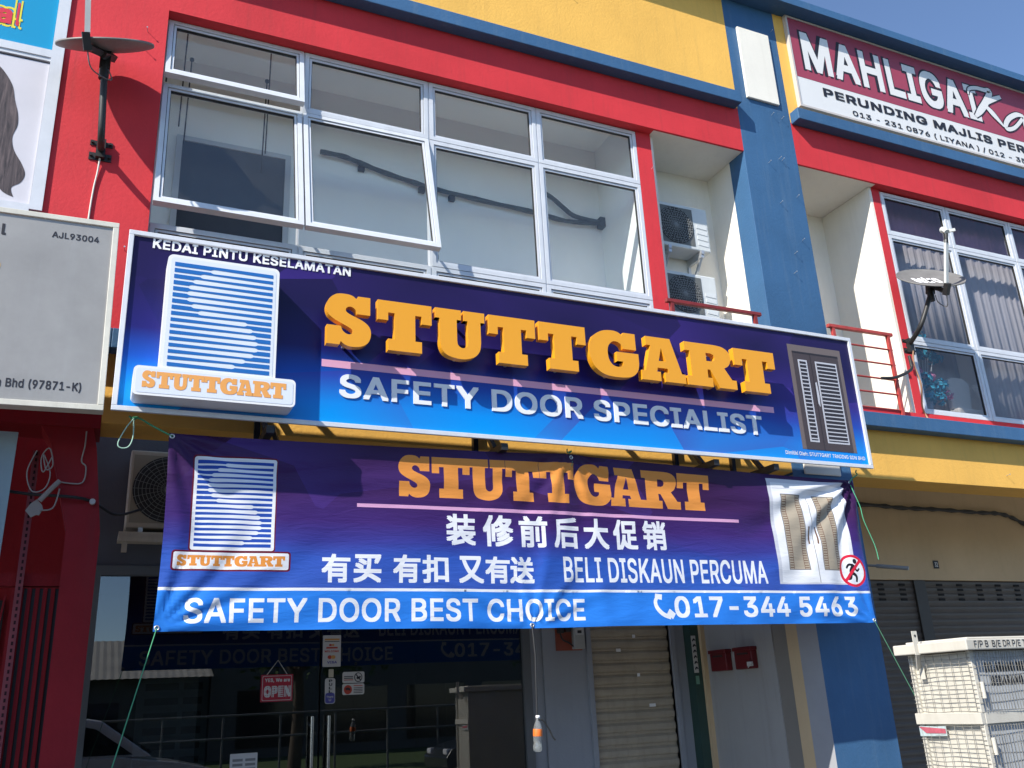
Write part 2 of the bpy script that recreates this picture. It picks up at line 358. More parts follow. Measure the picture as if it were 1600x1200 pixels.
class Art:
    """flat printed artwork: triangles in x-z with material index and layer"""
    def __init__(s): s.t = []
    def tris(s, pts, tris, m, layer): s.t.append((pts, [tuple(t) for t in tris], m, layer)); return s
    def poly(s, pts, m, layer): return s.tris(pts, tessellate_polygon([[Vector((x,z,0)) for x,z in pts]]), m, layer)
    def rect(s, x0, z0, x1, z1, m, layer): return s.tris([(x0,z0),(x1,z0),(x1,z1),(x0,z1)], [(0,1,2),(0,2,3)], m, layer)
    def rrect(s, x0, z0, x1, z1, r, m, layer):
        p = arc(x1-r,z1-r,r,r,0,90,4)+arc(x0+r,z1-r,r,r,90,180,4)+arc(x0+r,z0+r,r,r,180,270,4)+arc(x1-r,z0+r,r,r,270,360,4)
        return s.poly(p, m, layer)
    def text(s, body, x0, z0, x1, z1, m, layer, bold=.02, shear=0):
        p, t = text_tris(body, bold, shear); return s.tris(fit(p,x0,z0,x1,z1), t, m, layer)
    def slab(s, x0, z0, x1, z1, m, layer):
        """the shop name in slab capitals across a box"""
        for ch, (a, b) in zip('STUTTGART', ADV):
            p, t, _ = glyph_tris(ch); k = (x1-x0)/(ADV[-1][1]-ADV[0][0])
            s.tris([(x0+(a-ADV[0][0]+x*(b-a))*k, z0+z*(z1-z0)) for x, z in p], t, m, layer)
        return s
    def stroke(s, pts, ws, m, layer, n=6):
        P = smooth_path([(x,z,wd) for (x,z), wd in zip(pts, ws)], n); L = []; Rr = []
        for i, p in enumerate(P):
            d = P[min(i+1,len(P)-1)] - P[max(i-1,0)]; d.z = 0; d.normalize(); nx, nz = -d.y, d.x
            L.append((p.x+nx*p.z, p.y+nz*p.z)); Rr.append((p.x-nx*p.z, p.y-nz*p.z))
        N = len(P); return s.tris(L+Rr, [(i,i+N,i+1) for i in range(N-1)]+[(i+1,i+N,i+1+N) for i in range(N-1)], m, layer)
    def stripes(s, x0, z0, x1, z1, m, layer):
        """17 blue bars; the white gaps between them swell into an S"""
        W = x1-x0; n = 17; p = (z1-z0)/(2*n-1)*2; bar = p*.66
        st = {0:.36,1:.26,2:.19,3:.15,4:.14,5:.145,6:.19,7:.26}; en = {8:.75,9:.81,10:.85,11:.87,12:.87,13:.83,14:.75,15:.65}
        N = 48; zs = []
        def gap(g, x):         # extra half thickness of white gap g at x (0..1)
            if g in st:
                a = st[g]
                return 0 if x < a else min(1, ((x-a)/.03)**.5 if x > a else 0)*bar*.30*(1-.72*(x-a)/(1-a))
            if g in en:
                b = en[g]
                return 0 if x > b else min(1, ((b-x)/.03)**.5)*bar*.30*(.22+.78*x/b)
            return 0
        xs = sorted(set([i/N for i in range(N+1)] + [v+d for v in list(st.values())+list(en.values()) for d in (-.03,-.015,-.003,0,.003,.015,.03)]))
        for k in range(n):
            zt = z1 - k*p*(z1-z0)/((n-1)*p+bar); zb = zt - bar*(z1-z0)/((n-1)*p+bar)
            top = [(x0+x*W, zt - gap(k-1, x)) for x in xs]; bot = [(x0+x*W, zb + gap(k, x)) for x in xs]
            M = len(xs); s.tris(top+bot, [(i,i+M,i+1) for i in range(M-1)]+[(i+1,i+M,i+1+M) for i in range(M-1)], m, layer)
        return s
    def to(s, mb, y, step=.0015, off=0):
        for p, t, m, l in s.t:
            mb.tri2d([(a,b,c) if (p[b][0]-p[a][0])*(p[c][1]-p[a][1])-(p[b][1]-p[a][1])*(p[c][0]-p[a][0]) > 0 else (a,c,b) for a,b,c in t], p, y-l*step, m+off)
        return mb
# ---------------------------------------------------------------- ground
F = .607            # facade plane
YW = F + .129       # window plane
SF = 2.4            # shopfront plane behind the walkway
def struct(o): o['kind'] = 'structure'; return o
struct(MB().box(-60,60,-.35,40,-.6,0).build('walkway', CEMENT))
struct(MB().box(-60,60,-14,-.35,-.6,-.15).build('road', ASPH))
struct(MB().box(-60,60,-14.2,-14,-.6,-.02).build('kerb', CEMENT))
struct(MB().box(-400,400,-400,-14.2,-.7,-.08).build('grass_verge', GRASS))
struct(MB().box(-400,400,40,400,-.7,-.05).build('ground', GRASS))

# ---------------------------------------------------------------- the shophouse row
def sash(root, x0, x1, z0, z1, tilt=0, gm=None, y=YW, handle=False):
    a = R(tilt); sn, cs = math.sin(a), math.cos(a)
    def tr(mb):
        mb.v = [(X, Y-(z1-Z)*sn + (Y-y)*(cs-1), z1-(z1-Z)*cs - (Y-y)*sn) for X,Y,Z in mb.v]; return mb
    m = MB(); fw = .036; x0 += .007; x1 -= .007; z0 += .004; z1 -= .004
    # mitred frame in two steps, outer proud of the bead
    for (wd, off, ya, yb) in ((fw, 0, y-.028, y+.03), (.018, fw+.005, y-.018, y+.02)):
        A = (x0+off, z0+off, x1-off, z1-off); B = (A[0]+wd, A[1]+wd, A[2]-wd, A[3]-wd)
        for q in ([(A[0],A[1]),(A[2],A[1]),(B[2],B[1]),(B[0],B[1])], [(A[2],A[1]),(A[2],A[3]),(B[2],B[3]),(B[2],B[1])],
                  [(A[2],A[3]),(A[0],A[3]),(B[0],B[3]),(B[2],B[3])], [(A[0],A[3]),(A[0],A[1]),(B[0],B[1]),(B[0],B[3])]):
            m.prism(q, ya, yb)
    w = tr(m).build('window', ALU, root)
    g = MB().box(x0+.061, x1-.061, y-.003, y+.003, z0+.061, z1-.061)
    tr(g).build('pane', gm or WGLASS, w)
    k = MB(); i0, j0, i1, j1 = x0+.058, z0+.058, x1-.058, z1-.058
    for b0 in ((x0+fw,x1-fw,z1-fw-.005,z1-fw),(x0+fw,x1-fw,z0+fw,z0+fw+.005),(x0+fw,x0+fw+.005,z0+fw+.005,z1-fw-.005),(x1-fw-.005,x1-fw,z0+fw+.005,z1-fw-.005)): k.box(b0[0],b0[1],y-.006,y+.019,b0[2],b0[3])
    for bx in ((i0,i1,j1-.006,j1),(i0,i1,j0,j0+.006),(i0,i0+.006,j0+.006,j1-.006),(i1-.006,i1,j0+.006,j1-.006)):
        k.box(bx[0],bx[1],y-.012,y+.012,bx[2],bx[3])
    tr(k).build('gasket', BLACK, w)
    return w
def fixed_frame(root, cols, rows, y=YW):
    m = MB()
    for c in cols: m.box(c-.006, c+.006, y-.02, y+.045, rows[0], rows[-1])
    for i in range(len(cols)-1):
        for r in rows: m.box(cols[i]+.006, cols[i+1]-.006, y-.018, y+.043, r-.006, r+.006)
    return m.build('window_frame', ALU, root)
def hooks(root, pts, y=F):
    for x, z in pts:
        a = random.uniform(-.4,.4)
        MB().tube([(x,y,z),(x+.012*a,y-.042,z+.006)], .0024, n=5).tube([(x+.012*a,y-.042,z+.006),(x+.0125*a,y-.045,z+.0063)], .006, n=6).build('hook', ALUS, root)

# ---- middle lot
shop = thing('shophouse', 'red and yellow shophouse with plain aluminium windows behind the purple signboard', 'shop building', (3.0,F,0), 'shophouses in the row')
m = MB().box(-.58,.12,F,F+.5,4.1,8.884)                                   # red pier left of the window
m.box(.12,4.655,F,YW,6.90,7.42); m.box(4.655,5.743,F,F+.025,6.90,7.42)                                      # header
m.box(.12,4.655,YW-.03,YW+.10,4.1,4.22)                                  # strip under the window
m.box(4.49,4.655,YW-.03,YW+.09,4.22,6.90); m.box(4.645,4.66,YW+.09,1.25,4.22,6.90)                         # red mullion wall beside the niche
m.box(.12,4.49,YW+.001,YW+.05,6.90,7.0)
m.build('red_wall', RED, shop)
box('yellow_parapet', YEL, shop, .12,5.743, F-.002,F+.3, 7.42,8.885)
box('blue_ledge', BLU, shop, .14,5.70, F-.13,F-.003, 7.397,7.536, bevel=.006)
box('blue_ledge', BLU, shop, -.04,5.743, F-.13,F-.002, 3.957,4.10, bevel=.006)
m = MB().box(-.05,5.743,F,F+.35,3.47,4.095)
m.build('yellow_beam', YEL, shop, bevel=.004)
# niche for the air conditioners
m = MB().box(4.655,5.743,1.25,1.40,4.15,7.2)                             # back
m.box(4.655,5.735,F+.02,1.25,4.0,4.15)                                   # floor
m.box(4.655,5.743,F+.025,1.25,6.903,7.2)                                   # ceiling
m.box(4.662,4.70,YW+.0,1.25,4.15,6.90); m.box(5.743,6.455,F+.25,1.6,3.96,7.2)
m.build('niche_wall', WHT, shop)
struct_col = [.125,1.213,2.318,3.385,4.49]; rows = [4.22,5.055,6.29,6.895]
fixed_frame(shop, struct_col, rows)
tilts = {(0,2):11,(0,1):12.5,(1,1):12.5}
for i in range(4):
    for j in range(3):
        sash(shop, struct_col[i], struct_col[i+1], rows[j], rows[j+1], tilts.get((i,j),0))
# stay arms of the three open sashes
for a_, b_ in (((.15,YW+.01,6.34),(.15,YW-.09,6.315)),((1.19,YW+.01,5.3),(1.19,YW-.22,5.12)),((2.29,YW+.01,5.3),(2.29,YW-.22,5.12))): MB().bar(a_,b_,.012,.02).build('window_stay', BLACK, shop)
# the empty upstairs room
m = MB().box(.0,4.75,1.62,1.72,3.9,7.6)
m.box(4.56,4.64,YW+.09,1.62,3.9,7.6); m.box(.0,.08,YW+.1,1.62,3.9,7.6); m.box(.08,4.56,YW+.06,1.62,7.24,7.4)
m.build('room_wall', ROOMW, shop)
box('room_floor', mat('pale_tile', (.80,.79,.75), .5), shop, .08,4.56, YW+.06,1.62, 3.95,4.15)
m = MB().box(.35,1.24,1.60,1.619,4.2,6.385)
o_ = m.build('doorway', mat('doorway_painted_dark', (.055,.062,.075), .6, var=.15), shop)  # dark panel on the wall; darkness of the room beyond put into its colour
m = MB()
for a in ((.30,.35,4.2,6.43),(1.24,1.29,4.2,6.43),(.35,1.24,6.385,6.43)): m.box(a[0],a[1],1.585,1.619,a[2],a[3])
m.build('door_frame', mat('room_trim', (.55,.57,.57), .5), o_)
# lagged pipe on the room wall
pipe = thing('lagged_pipe', 'black sagging insulated pipe along the white wall of the empty upstairs room', 'pipe', (1.55,1.58,6.5))
p1 = smooth_path([(1.55,1.56,6.52),(1.75,1.56,6.52),(1.93,1.57,6.49),(2.2,1.57,6.43),(2.5,1.57,6.385),(2.7,1.57,6.36),(3.24,1.57,6.33),(3.8,1.57,6.31),(4.1,1.57,6.28),(4.5,1.57,6.32)],4)
mp = MB().tube(p1, [.024+.003*math.sin(i*1.7) for i in range(len(p1))])
mp.tube(smooth_path([(3.80,1.53,6.56),(3.94,1.53,6.5),(4.08,1.54,6.41),(4.19,1.55,6.35),(4.35,1.55,6.33),(4.56,1.55,6.33)],4), .024)
mp.box(4.50,4.56,1.52,1.60,6.27,6.38)
mp.build('insulation', mat('pipe_lagging', (.05,.062,.065), .7, var=.3, vscale=15), pipe)
for x, z in ((1.95,6.42),(2.55,6.31),(2.86,6.28)): MB().box(x-.03,x+.03,1.575,1.615,z-.0,z+.05).build('pipe_clip', BLACK, pipe)
for k, (x, zt, zb) in enumerate([(.30,7.24,6.25),(.35,6.95,6.1),(1.01,7.24,6.15),(.985,6.9,5.95)]):
    r = MB().tube([(x,1.2,zt),(x-.01,1.2,zb)], .006, n=6).tube([(x,1.2,zt-.02),(x,1.2,zt)], .018, n=8).build('hanging_rod', BLACK, None, (x,1.2,zb))
    tag(r, ['thin black rod hanging nearest the left edge of the window','shorter black rod hanging just right of the leftmost rod','thin black rod hanging in front of the doorway right edge','short black rod hanging beside the doorway rod'][k], 'rod', 'rods hanging in the empty room')
hooks(shop, [(4.56,6.42),(3.78,8.5),(3.80,8.27),(-.02,6.65),(-.03,6.48),(-.02,4.75)])
# ---- pillar between the lots
pil = thing('pillar', 'tall blue party pillar with white inset panels between the two shops', 'pillar', (6.1,F,0))
m = MB().box(5.743,6.455,F-.001,F+.25,3.45,8.884)
m.build('upper_shaft', BLU, pil, bevel=.004)
MB().box(5.743,6.455,F-.001,F+.25,0,3.45,0,{0:1}).build('lower_shaft', [BLU, mat('pillar_side_grey', (.33,.335,.36), .75, var=.06, vscale=2, bump=.2)], pil)
box('white_panel', WHT, pil, 5.886,6.316, F-.03,F-.001, 7.59,8.515, bevel=.006)
box('white_panel', WHT, pil, 5.873,6.31, F-.02,F-.001, 3.46,3.98, bevel=.012)
hooks(pil, [(6.36,6.47),(6.20,6.9),(6.24,6.89),(6.05,6.82),(6.12,6.35),(6.33,5.95),(6.20,5.78),(6.15,5.55),(6.2,7.45),(6.33,7.43),(6.38,8.6)], F-.001)
# side wall of the walkway bay, behind the pillar
m = MB().box(5.75,5.95,1.21,SF+.1,0,3.9, 0); m.build('bay_wall', LGRY, pil)
box('wall_trim', CRM, pil, 5.745,5.95, F+.25,F+.40, 0,3.47)
box('wall_panel', mat('brown_grey_panel', (.22,.20,.175), .8, var=.06), pil, 5.762,5.95, F+.40,1.21, 0,3.6)  # brown-grey strip between the cream trim and the bay wall
# ---- shopfront of the middle lot
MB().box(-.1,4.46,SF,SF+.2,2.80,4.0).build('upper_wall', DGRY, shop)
m = MB(); m.box(3.98,4.46,SF-.001,SF+.2,0,2.80); m.box(5.42,5.75,SF-.001,SF+.2,0,2.8); m.box(4.46,5.75,SF,SF+.2,2.60,4.0)
m.box(3.84,3.98,SF+.03,SF+.2,0,2.80)
m.build('grey_wall', GRY, shop)
m = MB().box(-.08,-.0,SF-.02,SF+.08,0,2.8); m.box(0,3.84,SF-.02,SF+.06,2.72,2.80); m.box(3.76,3.84,SF-.02,SF+.06,0,2.72); m.box(0,.055,SF-.02,SF+.06,0,2.72)
m.box(.055,3.76,SF-.01,SF+.05,0,.08)
m.build('shopfront_frame', mat('grey_frame_metal', (.10,.105,.11), .4, var=.1), shop)
gl_ = MB().box(.055,1.845,SF+.012,SF+.022,.08,2.72).box(1.86,3.76,SF+.012,SF+.022,.08,2.72)
gl_.build('shop_glass', SGLASS, shop)
dh = MB()
dh.tube([(1.78,SF-.06,.9),(1.78,SF-.06,1.57)], .016); dh.tube([(1.92,SF-.06,.9),(1.92,SF-.06,1.57)], .016)
for x in (1.78,1.92):
    for z in (1.0,1.5): dh.tube([(x,SF-.06,z),(x,SF+.02,z)], .01)
dh.build('door_handle', mat('chrome', (.30,.30,.31), .2, metal=1), shop)
m = MB().box(-.1,4.6,6.0,6.1,0,3.6); m.box(-.1,0,SF+.2,6,0,3.6); m.box(3.9,4.0,SF+.2,6,0,3.6); m.box(-.1,4.6,SF+.2,6.1,3.0,3.1)
m.build('shop_interior', mat('shop_interior_grey', (.12,.125,.13), .8, var=.2), shop)
# narrow roller shutter
def shutter(root, x0, x1, z1, mt, pitch, holes=None, dp=1):
    m = MB(); z = z1; y = SF+.05
    prof = []
    n = int(z1/pitch)+1
    for k in range(n):
        zt = z1-k*pitch
        prof += [(y-.024*(1-dp)+a_*dp,zt-b_*pitch) for a_, b_ in ((0,0),(-.004,.06),(-.022,.25),(-.024,.5),(-.018,.72),(-.004,.80),(-.007,.86),(-.004,.92))]
    vs = [(x,yy,max(zz,0)) for yy, zz in prof for x in (x0,x1)]
    m.add(vs, [(2*i,2*i+2,2*i+3,2*i+1) for i in range(len(prof)-1)], 0)
    if holes:
        for (hx, hz) in holes: m.box(hx-.05,hx+.05,y-.0275,y-.02,hz-.013,hz+.013,1)
    return m.build('roller_shutter', [mt, mat('slot_black', (.004,.004,.004), .9)], root)
sh = shutter(shop, 4.46,5.42,2.60, mat('shutter_beige', (.36,.31,.235), .55, var=.14, vscale=3, streak=.3, streakcol=(.1,.085,.06)), .112)
for x, z, wd in ((4.80,2.03,.05),(5.0,2.16,.03),(5.02,1.79,.03),(5.13,1.5,.07)): MB().box(x,x+wd,SF+.018,SF+.024,z,z+.03).build('sticker_scrap', PWHITE, shop)
m = MB()
for x in (4.445,5.42): m.box(x,x+.05,SF-.03,SF+.08,0,2.6)
m.build('shutter_guide', GRY, shop)
box('entrance_post', mat('dark_green_paint', (.025,.06,.05), .6, var=.15), shop, 5.60,5.70, SF-.12,SF-.001, 0,3.4)
box('post_trim', CRM, shop, 5.70,5.75, SF-.16,SF-.001, 0,3.4)

# ---- right lot
rs = thing('shophouse', 'red and yellow shophouse with curtained windows at the right under the maroon sign', 'shop building', (9.6,F,0), 'shophouses in the row')
m = MB().box(7.59,13.5,F,YW,6.90,7.42).box(6.455,7.59,F,F+.025,6.90,7.42)
m.box(7.59,7.705,YW-.03,1.5,4.1,6.90); m.box(7.705,13.5,YW-.03,YW+.10,4.1,4.235); m.box(6.455,7.59,F+.0,F+.10,4.1,4.19); m.box(7.705,13.5,YW+.001,YW+.05,6.885,7.0)
m.build('red_wall', RED, rs)
box('yellow_parapet', YEL, rs, 6.455,13.5, F-.002,F+.3, 7.42,8.885)
box('blue_ledge', BLU, rs, 6.46,13.5, F-.13,F-.003, 7.397,7.536, bevel=.006)
box('blue_ledge', BLU, rs, 6.456,13.5, F-.13,F-.002, 3.957,4.10, bevel=.006)
box('yellow_beam', YEL, rs, 6.455,13.5, F,F+.35, 3.47,4.095, bevel=.004)
m = MB().box(6.455,7.59,1.45,1.6,4.0,7.2); m.box(6.456,7.585,F+.1,1.45,3.98,4.15); m.box(6.455,7.59,F+.025,1.45,6.903,7.2); m.box(7.55,7.588,YW-.028,1.45,4.15,6.90)
m.build('niche_wall', WHT, rs)
cols = [7.715,8.735,9.80,10.85,11.9,12.9]; rrow = [4.235,5.06,6.335,6.88]
fixed_frame(rs, cols, rrow)
for i in range(5):
    for j in range(3): sash(rs, cols[i], cols[i+1], rrow[j], rrow[j+1], 0, PGLASS)
m = MB().box(7.6,13.5,3.0,3.1,3.9,7.6); m.box(13.4,13.5,YW+.1,3.0,3.9,7.6); m.box(7.6,13.5,YW+.1,3.0,7.24,7.4); m.box(7.6,13.5,YW+.1,3.0,3.95,4.15)
m.build('room_wall', ROOMW, rs)
m = MB().box(6.455,13.5,SF,SF+.2,2.77,4.0)
m.build('cream_wall', CRM, rs)
holes = [(hx, 2.715-.058*k) for hx in (8.46,8.80,9.42,9.76,10.10,10.44,10.78,11.12,11.46) for k in range(4)]
rsh = shutter(rs, 6.455,13.5,2.77, mat('shutter_dark_brown', (.075,.060,.048), .5, var=.15, vscale=3, streak=.12, streakcol=(.1,.09,.08)), .075, holes, .38)
box('shutter_guide', mat('guide_brown', (.035,.028,.023), .5), rs, 8.98,9.16, SF+.0,SF+.045, 0,2.765)
cab = smooth_path([(6.5,SF-.02,3.62),(8.3,SF-.02,3.655),(9.0,SF-.02,3.64),(9.6,SF-.02,3.645),(10.3,SF-.02,3.635),(10.75,SF-.02,3.63),(11.1,SF-.02,3.53),(11.6,SF-.02,3.30)],6)
tag(MB().tube(cab, [.024+.008*math.sin(i*2.3) for i in range(len(cab))]).build('cable', BLACK, None, (9,SF-.02,3.62)), 'thick black cable drooping across the cream wall above the dark shutter', 'cable')
np_ = thing('number_plate', 'tiny black house number plate on the cream wall', 'number plate', (9.4,SF,2.96))
box('plate', PBLACK, np_, 9.355,9.44, SF-.008,SF-.001, 2.91,3.005)
Art().text('32',9.372,2.93,9.422,2.985,0,0,.01).to(MB(), SF-.010).build('numeral', PWHITE, np_)
hooks(rs, [(8.6,3.6),(9.0,2.0+1.47)], F)
box('roof_ledge', BLU, rs, 6.1,13.5, F-.21,F+.6, 8.885,8.985)
box('roof_ledge', BLU, shop, -.58,6.1, F-.21,F+.6, 8.885,8.985)

# ---- left lot
ls = thing('shophouse', 'red shophouse at the left edge with poster covered windows and a folding gate', 'shop building', (-3.5,F,0), 'shophouses in the row')
m = MB().box(-7,-.58,F,F+.3,6.90,7.42); m.box(-7,-.58,F,F+.3,4.1,4.9)
m.build('red_wall', RED, ls)
box('yellow_parapet', YEL, ls, -7,-.58, F-.002,F+.3, 7.42,8.885)
m = MB().box(-7,-.05,F,F+.35,3.43,3.957)
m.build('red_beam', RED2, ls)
box('roof_ledge', BLU, ls, -7,-.58, F-.21,F+.6, 8.885,8.985)
box('blue_ledge', BLU, ls, -7,-.62, F-.13,F-.003, 7.397,7.536)
box('blue_ledge', BLU, ls, -7,-.04, F-.13,F-.002, 3.957,4.1, bevel=.006)
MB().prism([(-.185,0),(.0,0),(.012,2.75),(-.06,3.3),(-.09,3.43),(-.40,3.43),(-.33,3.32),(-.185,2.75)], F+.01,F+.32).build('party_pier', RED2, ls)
lc = [-3.9,-2.8,-1.7,-.60]; lr = [4.95,6.24,6.90]
m = MB()
for c in lc: m.box(c-.045,c+.035,F-.02,F+.05,4.95,6.92)
for i in range(3):
    for r in lr: m.box(lc[i]+.02,lc[i+1]-.045,F-.02,F+.05,r-.03,r+.035)
    m.box(lc[i]+.02,lc[i+1]-.045,F-.012,F+.045,6.18,6.21)
m.build('window_frame', ALU, ls)
m = MB()
for i in range(3): m.box(lc[i]+.035,lc[i+1]-.045,F+.013,F+.017,4.985,6.87)
m.build('pane', mat('dark_pane', (.03,.035,.04), .06), ls)
m = MB().box(-7,-.2,SF,SF+.2,0,4.0); m.box(-7,-.58,F+.1,F+.2,4.9,6.9)
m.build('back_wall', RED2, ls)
box('doorway', DARK, ls, -2.6,-.60, SF-.03,SF-.002, 0,2.52)  # flat dark sheet painted for the unlit void behind the gate
gate = thing('folding_gate', 'dark red folding metal gate stacked against the red pier', 'gate', (-.35,1.0,0))
mg = MB()
for k in range(7):
    x = -.465+.045*k; mg.box(x,x+.024,.95+.012*(k%2),1.0+.012*(k%2),.05,2.44)
    mg.box(x+.024,x+.045,1.0,1.01,.05,2.44,1)  # black backing strips, shade of the gaps put into colour
mg.build('slat', [RED2, BLACK], gate)
MB().box(-1.6,-.15,.955,1.05,2.45,2.53).build('rail', RED2, gate); MB().box(-1.6,-.15,.955,1.05,0,.045).build('rail', RED2, gate)
mg = MB()
for k in range(5):
    mg.bar((-1.5+.2*k,1.0,.1),(-1.3+.2*k,1.0,2.4),.012,.02); mg.bar((-1.3+.2*k,1.02,.1),(-1.5+.2*k,1.02,2.4),.012,.02)
mg.build('lattice', RED2, gate)
post = thing('angle_post', 'pinkish perforated steel angle post standing before the folding gate', 'post', (-.42,.9,0))
mg = MB().box(-.44,-.402,.9,.904,0,3.33); mg.box(-.444,-.44,.9,.94,0,3.33)
for k in range(70): z = .4+.042*k; mg.box(-.427,-.415,.896,.8995,z,z+.022,1)
mg.build('angle_bar', [mat('faded_pink_red', (.30,.06,.075), .6, var=.15), mat('slot_dark', (.04,.006,.01), .8)], post)
tag(MB().prism([(-1.3,2.55),(-.528,2.55),(-.520,3.36),(-1.3,3.36)],.58,.60).build('board', mat('pale_blue_board', (.36,.50,.55), .6, var=.08), None, (-.9,.6,2.55)), 'pale blue board hanging at the left edge beside the red pier', 'board')

aw = thing('unseen_awning', 'added striped fabric sunshade, out of view at the left, shading the red pier', 'unseen_awning', (-3.0,F,3.2))  # added out of view to keep the sun off the red pier
m = MB()
for k in range(15): x = -4.9+.27*k; m.add([(x,F-.01,3.30),(x+.27,F-.01,3.30),(x+.27,-1.9,2.75),(x,-1.9,2.75),(x,F-.01,3.315),(x+.27,F-.01,3.315),(x+.27,-1.9,2.765),(x,-1.9,2.765)],[(3,2,1,0),(4,5,6,7),(0,4,7,3),(1,2,6,5),(2,3,7,6),(0,1,5,4)],k%2)
m.build('canopy', [mat('awning_red', (.3,.03,.03), .8), mat('awning_cream', (.5,.45,.36), .8)], aw)
for x in (-4.9,-.90): MB().tube([(x+.02,F,2.6),(x+.02,-1.88,2.73)], .018, n=8).build('arm', ALUS, aw)
# ---------------------------------------------------------------- main signboard
def pj(x, z, y):      # where a point measured on the sign's face stands when it is y in front of it
    k = (5.72+y)/5.72; return x*k, 1.6+(z-1.6)*k
def extrude(mb, pts, tris, y0, y1, m=0, ms=None):
    """solid letter from flat triangles: front at y0, back at y1"""
    tr = [(a,b,c) if (pts[b][0]-pts[a][0])*(pts[c][1]-pts[a][1])-(pts[b][1]-pts[a][1])*(pts[c][0]-pts[a][0]) > 0 else (a,c,b) for a,b,c in tris]
    mb.add([(x,y0,z) for x,z in pts], tr, m)
    ed = {}
    for t in tr:
        for i in range(3):
            e = (t[i], t[(i+1)%3]); ed[e] = 1
    for (a,b) in ed:
        if (b,a) not in ed:
            mb.add([(pts[a][0],y0,pts[a][1]),(pts[a][0],y1,pts[a][1]),(pts[b][0],y1,pts[b][1]),(pts[b][0],y0,pts[b][1])], [(0,1,2,3)], m if ms is None else ms)
SIGNP = print_mat('sign_print', [(0,(0,.30,.78)),(.14,(0,.25,.74)),(.30,(.006,.075,.42)),(.46,(.012,.012,.125)),(.70,(.011,.008,.058)),(1,(.016,.010,.058))], 1.225, facet=.38, rough=.34, fcol=(.06,.03,.27))
LOGOW = mat('logo_face_white', (.70,.74,.82), .35, coat=.2)
LOGOB = mat('logo_edge_white', (.80,.80,.80), .35)
STRB = mat('stripe_blue', (.012,.13,.42), .35)
ORL = mat('logo_orange', (.80,.36,.09), .4)
LETY = mat('letter_yellow', (.80,.34,.012), .32, spec=.5, coat=.15)
PINK = mat('print_pink', (.72,.36,.52), .4)
sg = thing('signboard', 'long purple and blue shop signboard with raised yellow slab letters and a striped logo', 'signboard', (0,0,3.375))
m = MB(); fr = .032
m.box(0,6.1,-.006,.016,3.375,3.375+fr); m.box(0,6.1,-.006,.016,4.6-fr,4.6); m.box(0,fr,-.006,.016,3.375+fr,4.6-fr); m.box(6.1-fr,6.1,-.006,.016,3.375+fr,4.6-fr)
m.build('frame', ALU, sg, bevel=.003)
m = MB().box(fr,6.1-fr,.012,.0155,3.375+fr,4.6-fr,0)
a = Art().rect(1.268,3.800,5.10,3.852,1,1)
a.text('Dimiliki Oleh: STUTTGART TRADING SDN BHD',5.16,3.448,6.034,3.481,2,1,.01)
D1 = mat('door_picture_brown', (.060,.042,.040), .4); D2 = mat('door_picture_frame', (.15,.115,.105), .4); D3 = mat('door_picture_silver', (.50,.50,.54), .35); D4 = mat('door_picture_dark', (.025,.018,.018), .4)
a.rect(5.352,3.507,5.955,4.462,4,1).rect(5.395,3.507,5.915,4.40,3,2).rect(5.395,4.385,5.915,4.40,6,3)
for (x0,x1) in ((5.445,5.548),(5.638,5.885)):
    a.rect(x0,3.575,x1,4.325,5,3).rect(x0+.016,3.591,x1-.016,4.309,6,4)
    for k in range(20): z = 3.60+.0355*k; a.rect(x0+.016,z,x1-.016,z+.010,5,5)
a.rect(5.590,3.507,5.596,4.385,6,3)
a.poly([(5.604,3.93),(5.622,3.90),(5.63,4.0),(5.622,4.13),(5.606,4.12)],5,3)
a.to(m, .012)
m.build('panel', [SIGNP, PINK, PWHITE, D1, D2, D3, D4], sg)
# raised words
m = MB()
p, t = text_tris('SAFETY DOOR SPECIALIST', .020); extrude(m, fit(p,1.392,3.588,4.95,3.758), t, .004, .012)
p, t = text_tris('KEDAI PINTU KESELAMATAN', .02); extrude(m, fit(p,.148,4.496,1.458,4.566), t, .007, .012)
m.build('white_lettering', PWHITE, sg)
for ch, (x0, x1) in zip('STUTTGART', ADV):
    p, t, _ = glyph_tris(ch); q = [pj(x0+.014+x*(x1-x0-.028), 3.968+z*(4.345-3.968), -.15) for x, z in p]
    mb = MB(); extrude(mb, q, t, -.15, -.095)
    cx = sum(v[0] for v in q)/len(q)
    l_ = mb.build('raised_letter', LETY, sg, bevel=.004)
    mb = MB()
    for dx, dz in ((-.06,4.22),(.06,3.95)): mb.tube([(cx+dx*0,-.095,dz),(cx+dx*0,.011,dz)], .012, n=8)
    mb.build('spacer', ALUS, l_)
# logo boxes
m = MB(); x0,z0 = pj(.248,3.655,-.155); x1,z1 = pj(.963,4.468,-.155)
r = .035; rp = arc(x1-r,z1-r,r,r,0,90,5)+arc(x0+r,z1-r,r,r,90,180,5)+[(x0,z0),(x1,z0)]
m.prism(rp, -.155, .011, 0)
a = Art(); a.rrect(x0+.02,z0+.0,x1-.02,z1-.02,.02,1,1); sx0,sz0 = pj(.292,3.69,-.155); sx1,sz1 = pj(.922,4.415,-.155)
a.stripes(sx0,sz0,sx1,sz1,2,2); a.to(m,-.155)
m.build('logo_box', [LOGOB, LOGOW, STRB], sg)
m = MB(); x0,z0 = pj(.105,3.487,-.165); x1,z1 = pj(1.098,3.678,-.165)
a = Art(); a.rrect(x0,z0,x1,z1,.03,0,0); mm = MB()
r=.03; rp = arc(x1-r,z1-r,r,r,0,90,5)+arc(x0+r,z1-r,r,r,90,180,5)+arc(x0+r,z0+r,r,r,180,270,5)+arc(x1-r,z0+r,r,r,270,360,5)
m.prism(rp, -.165, .0115, 0)
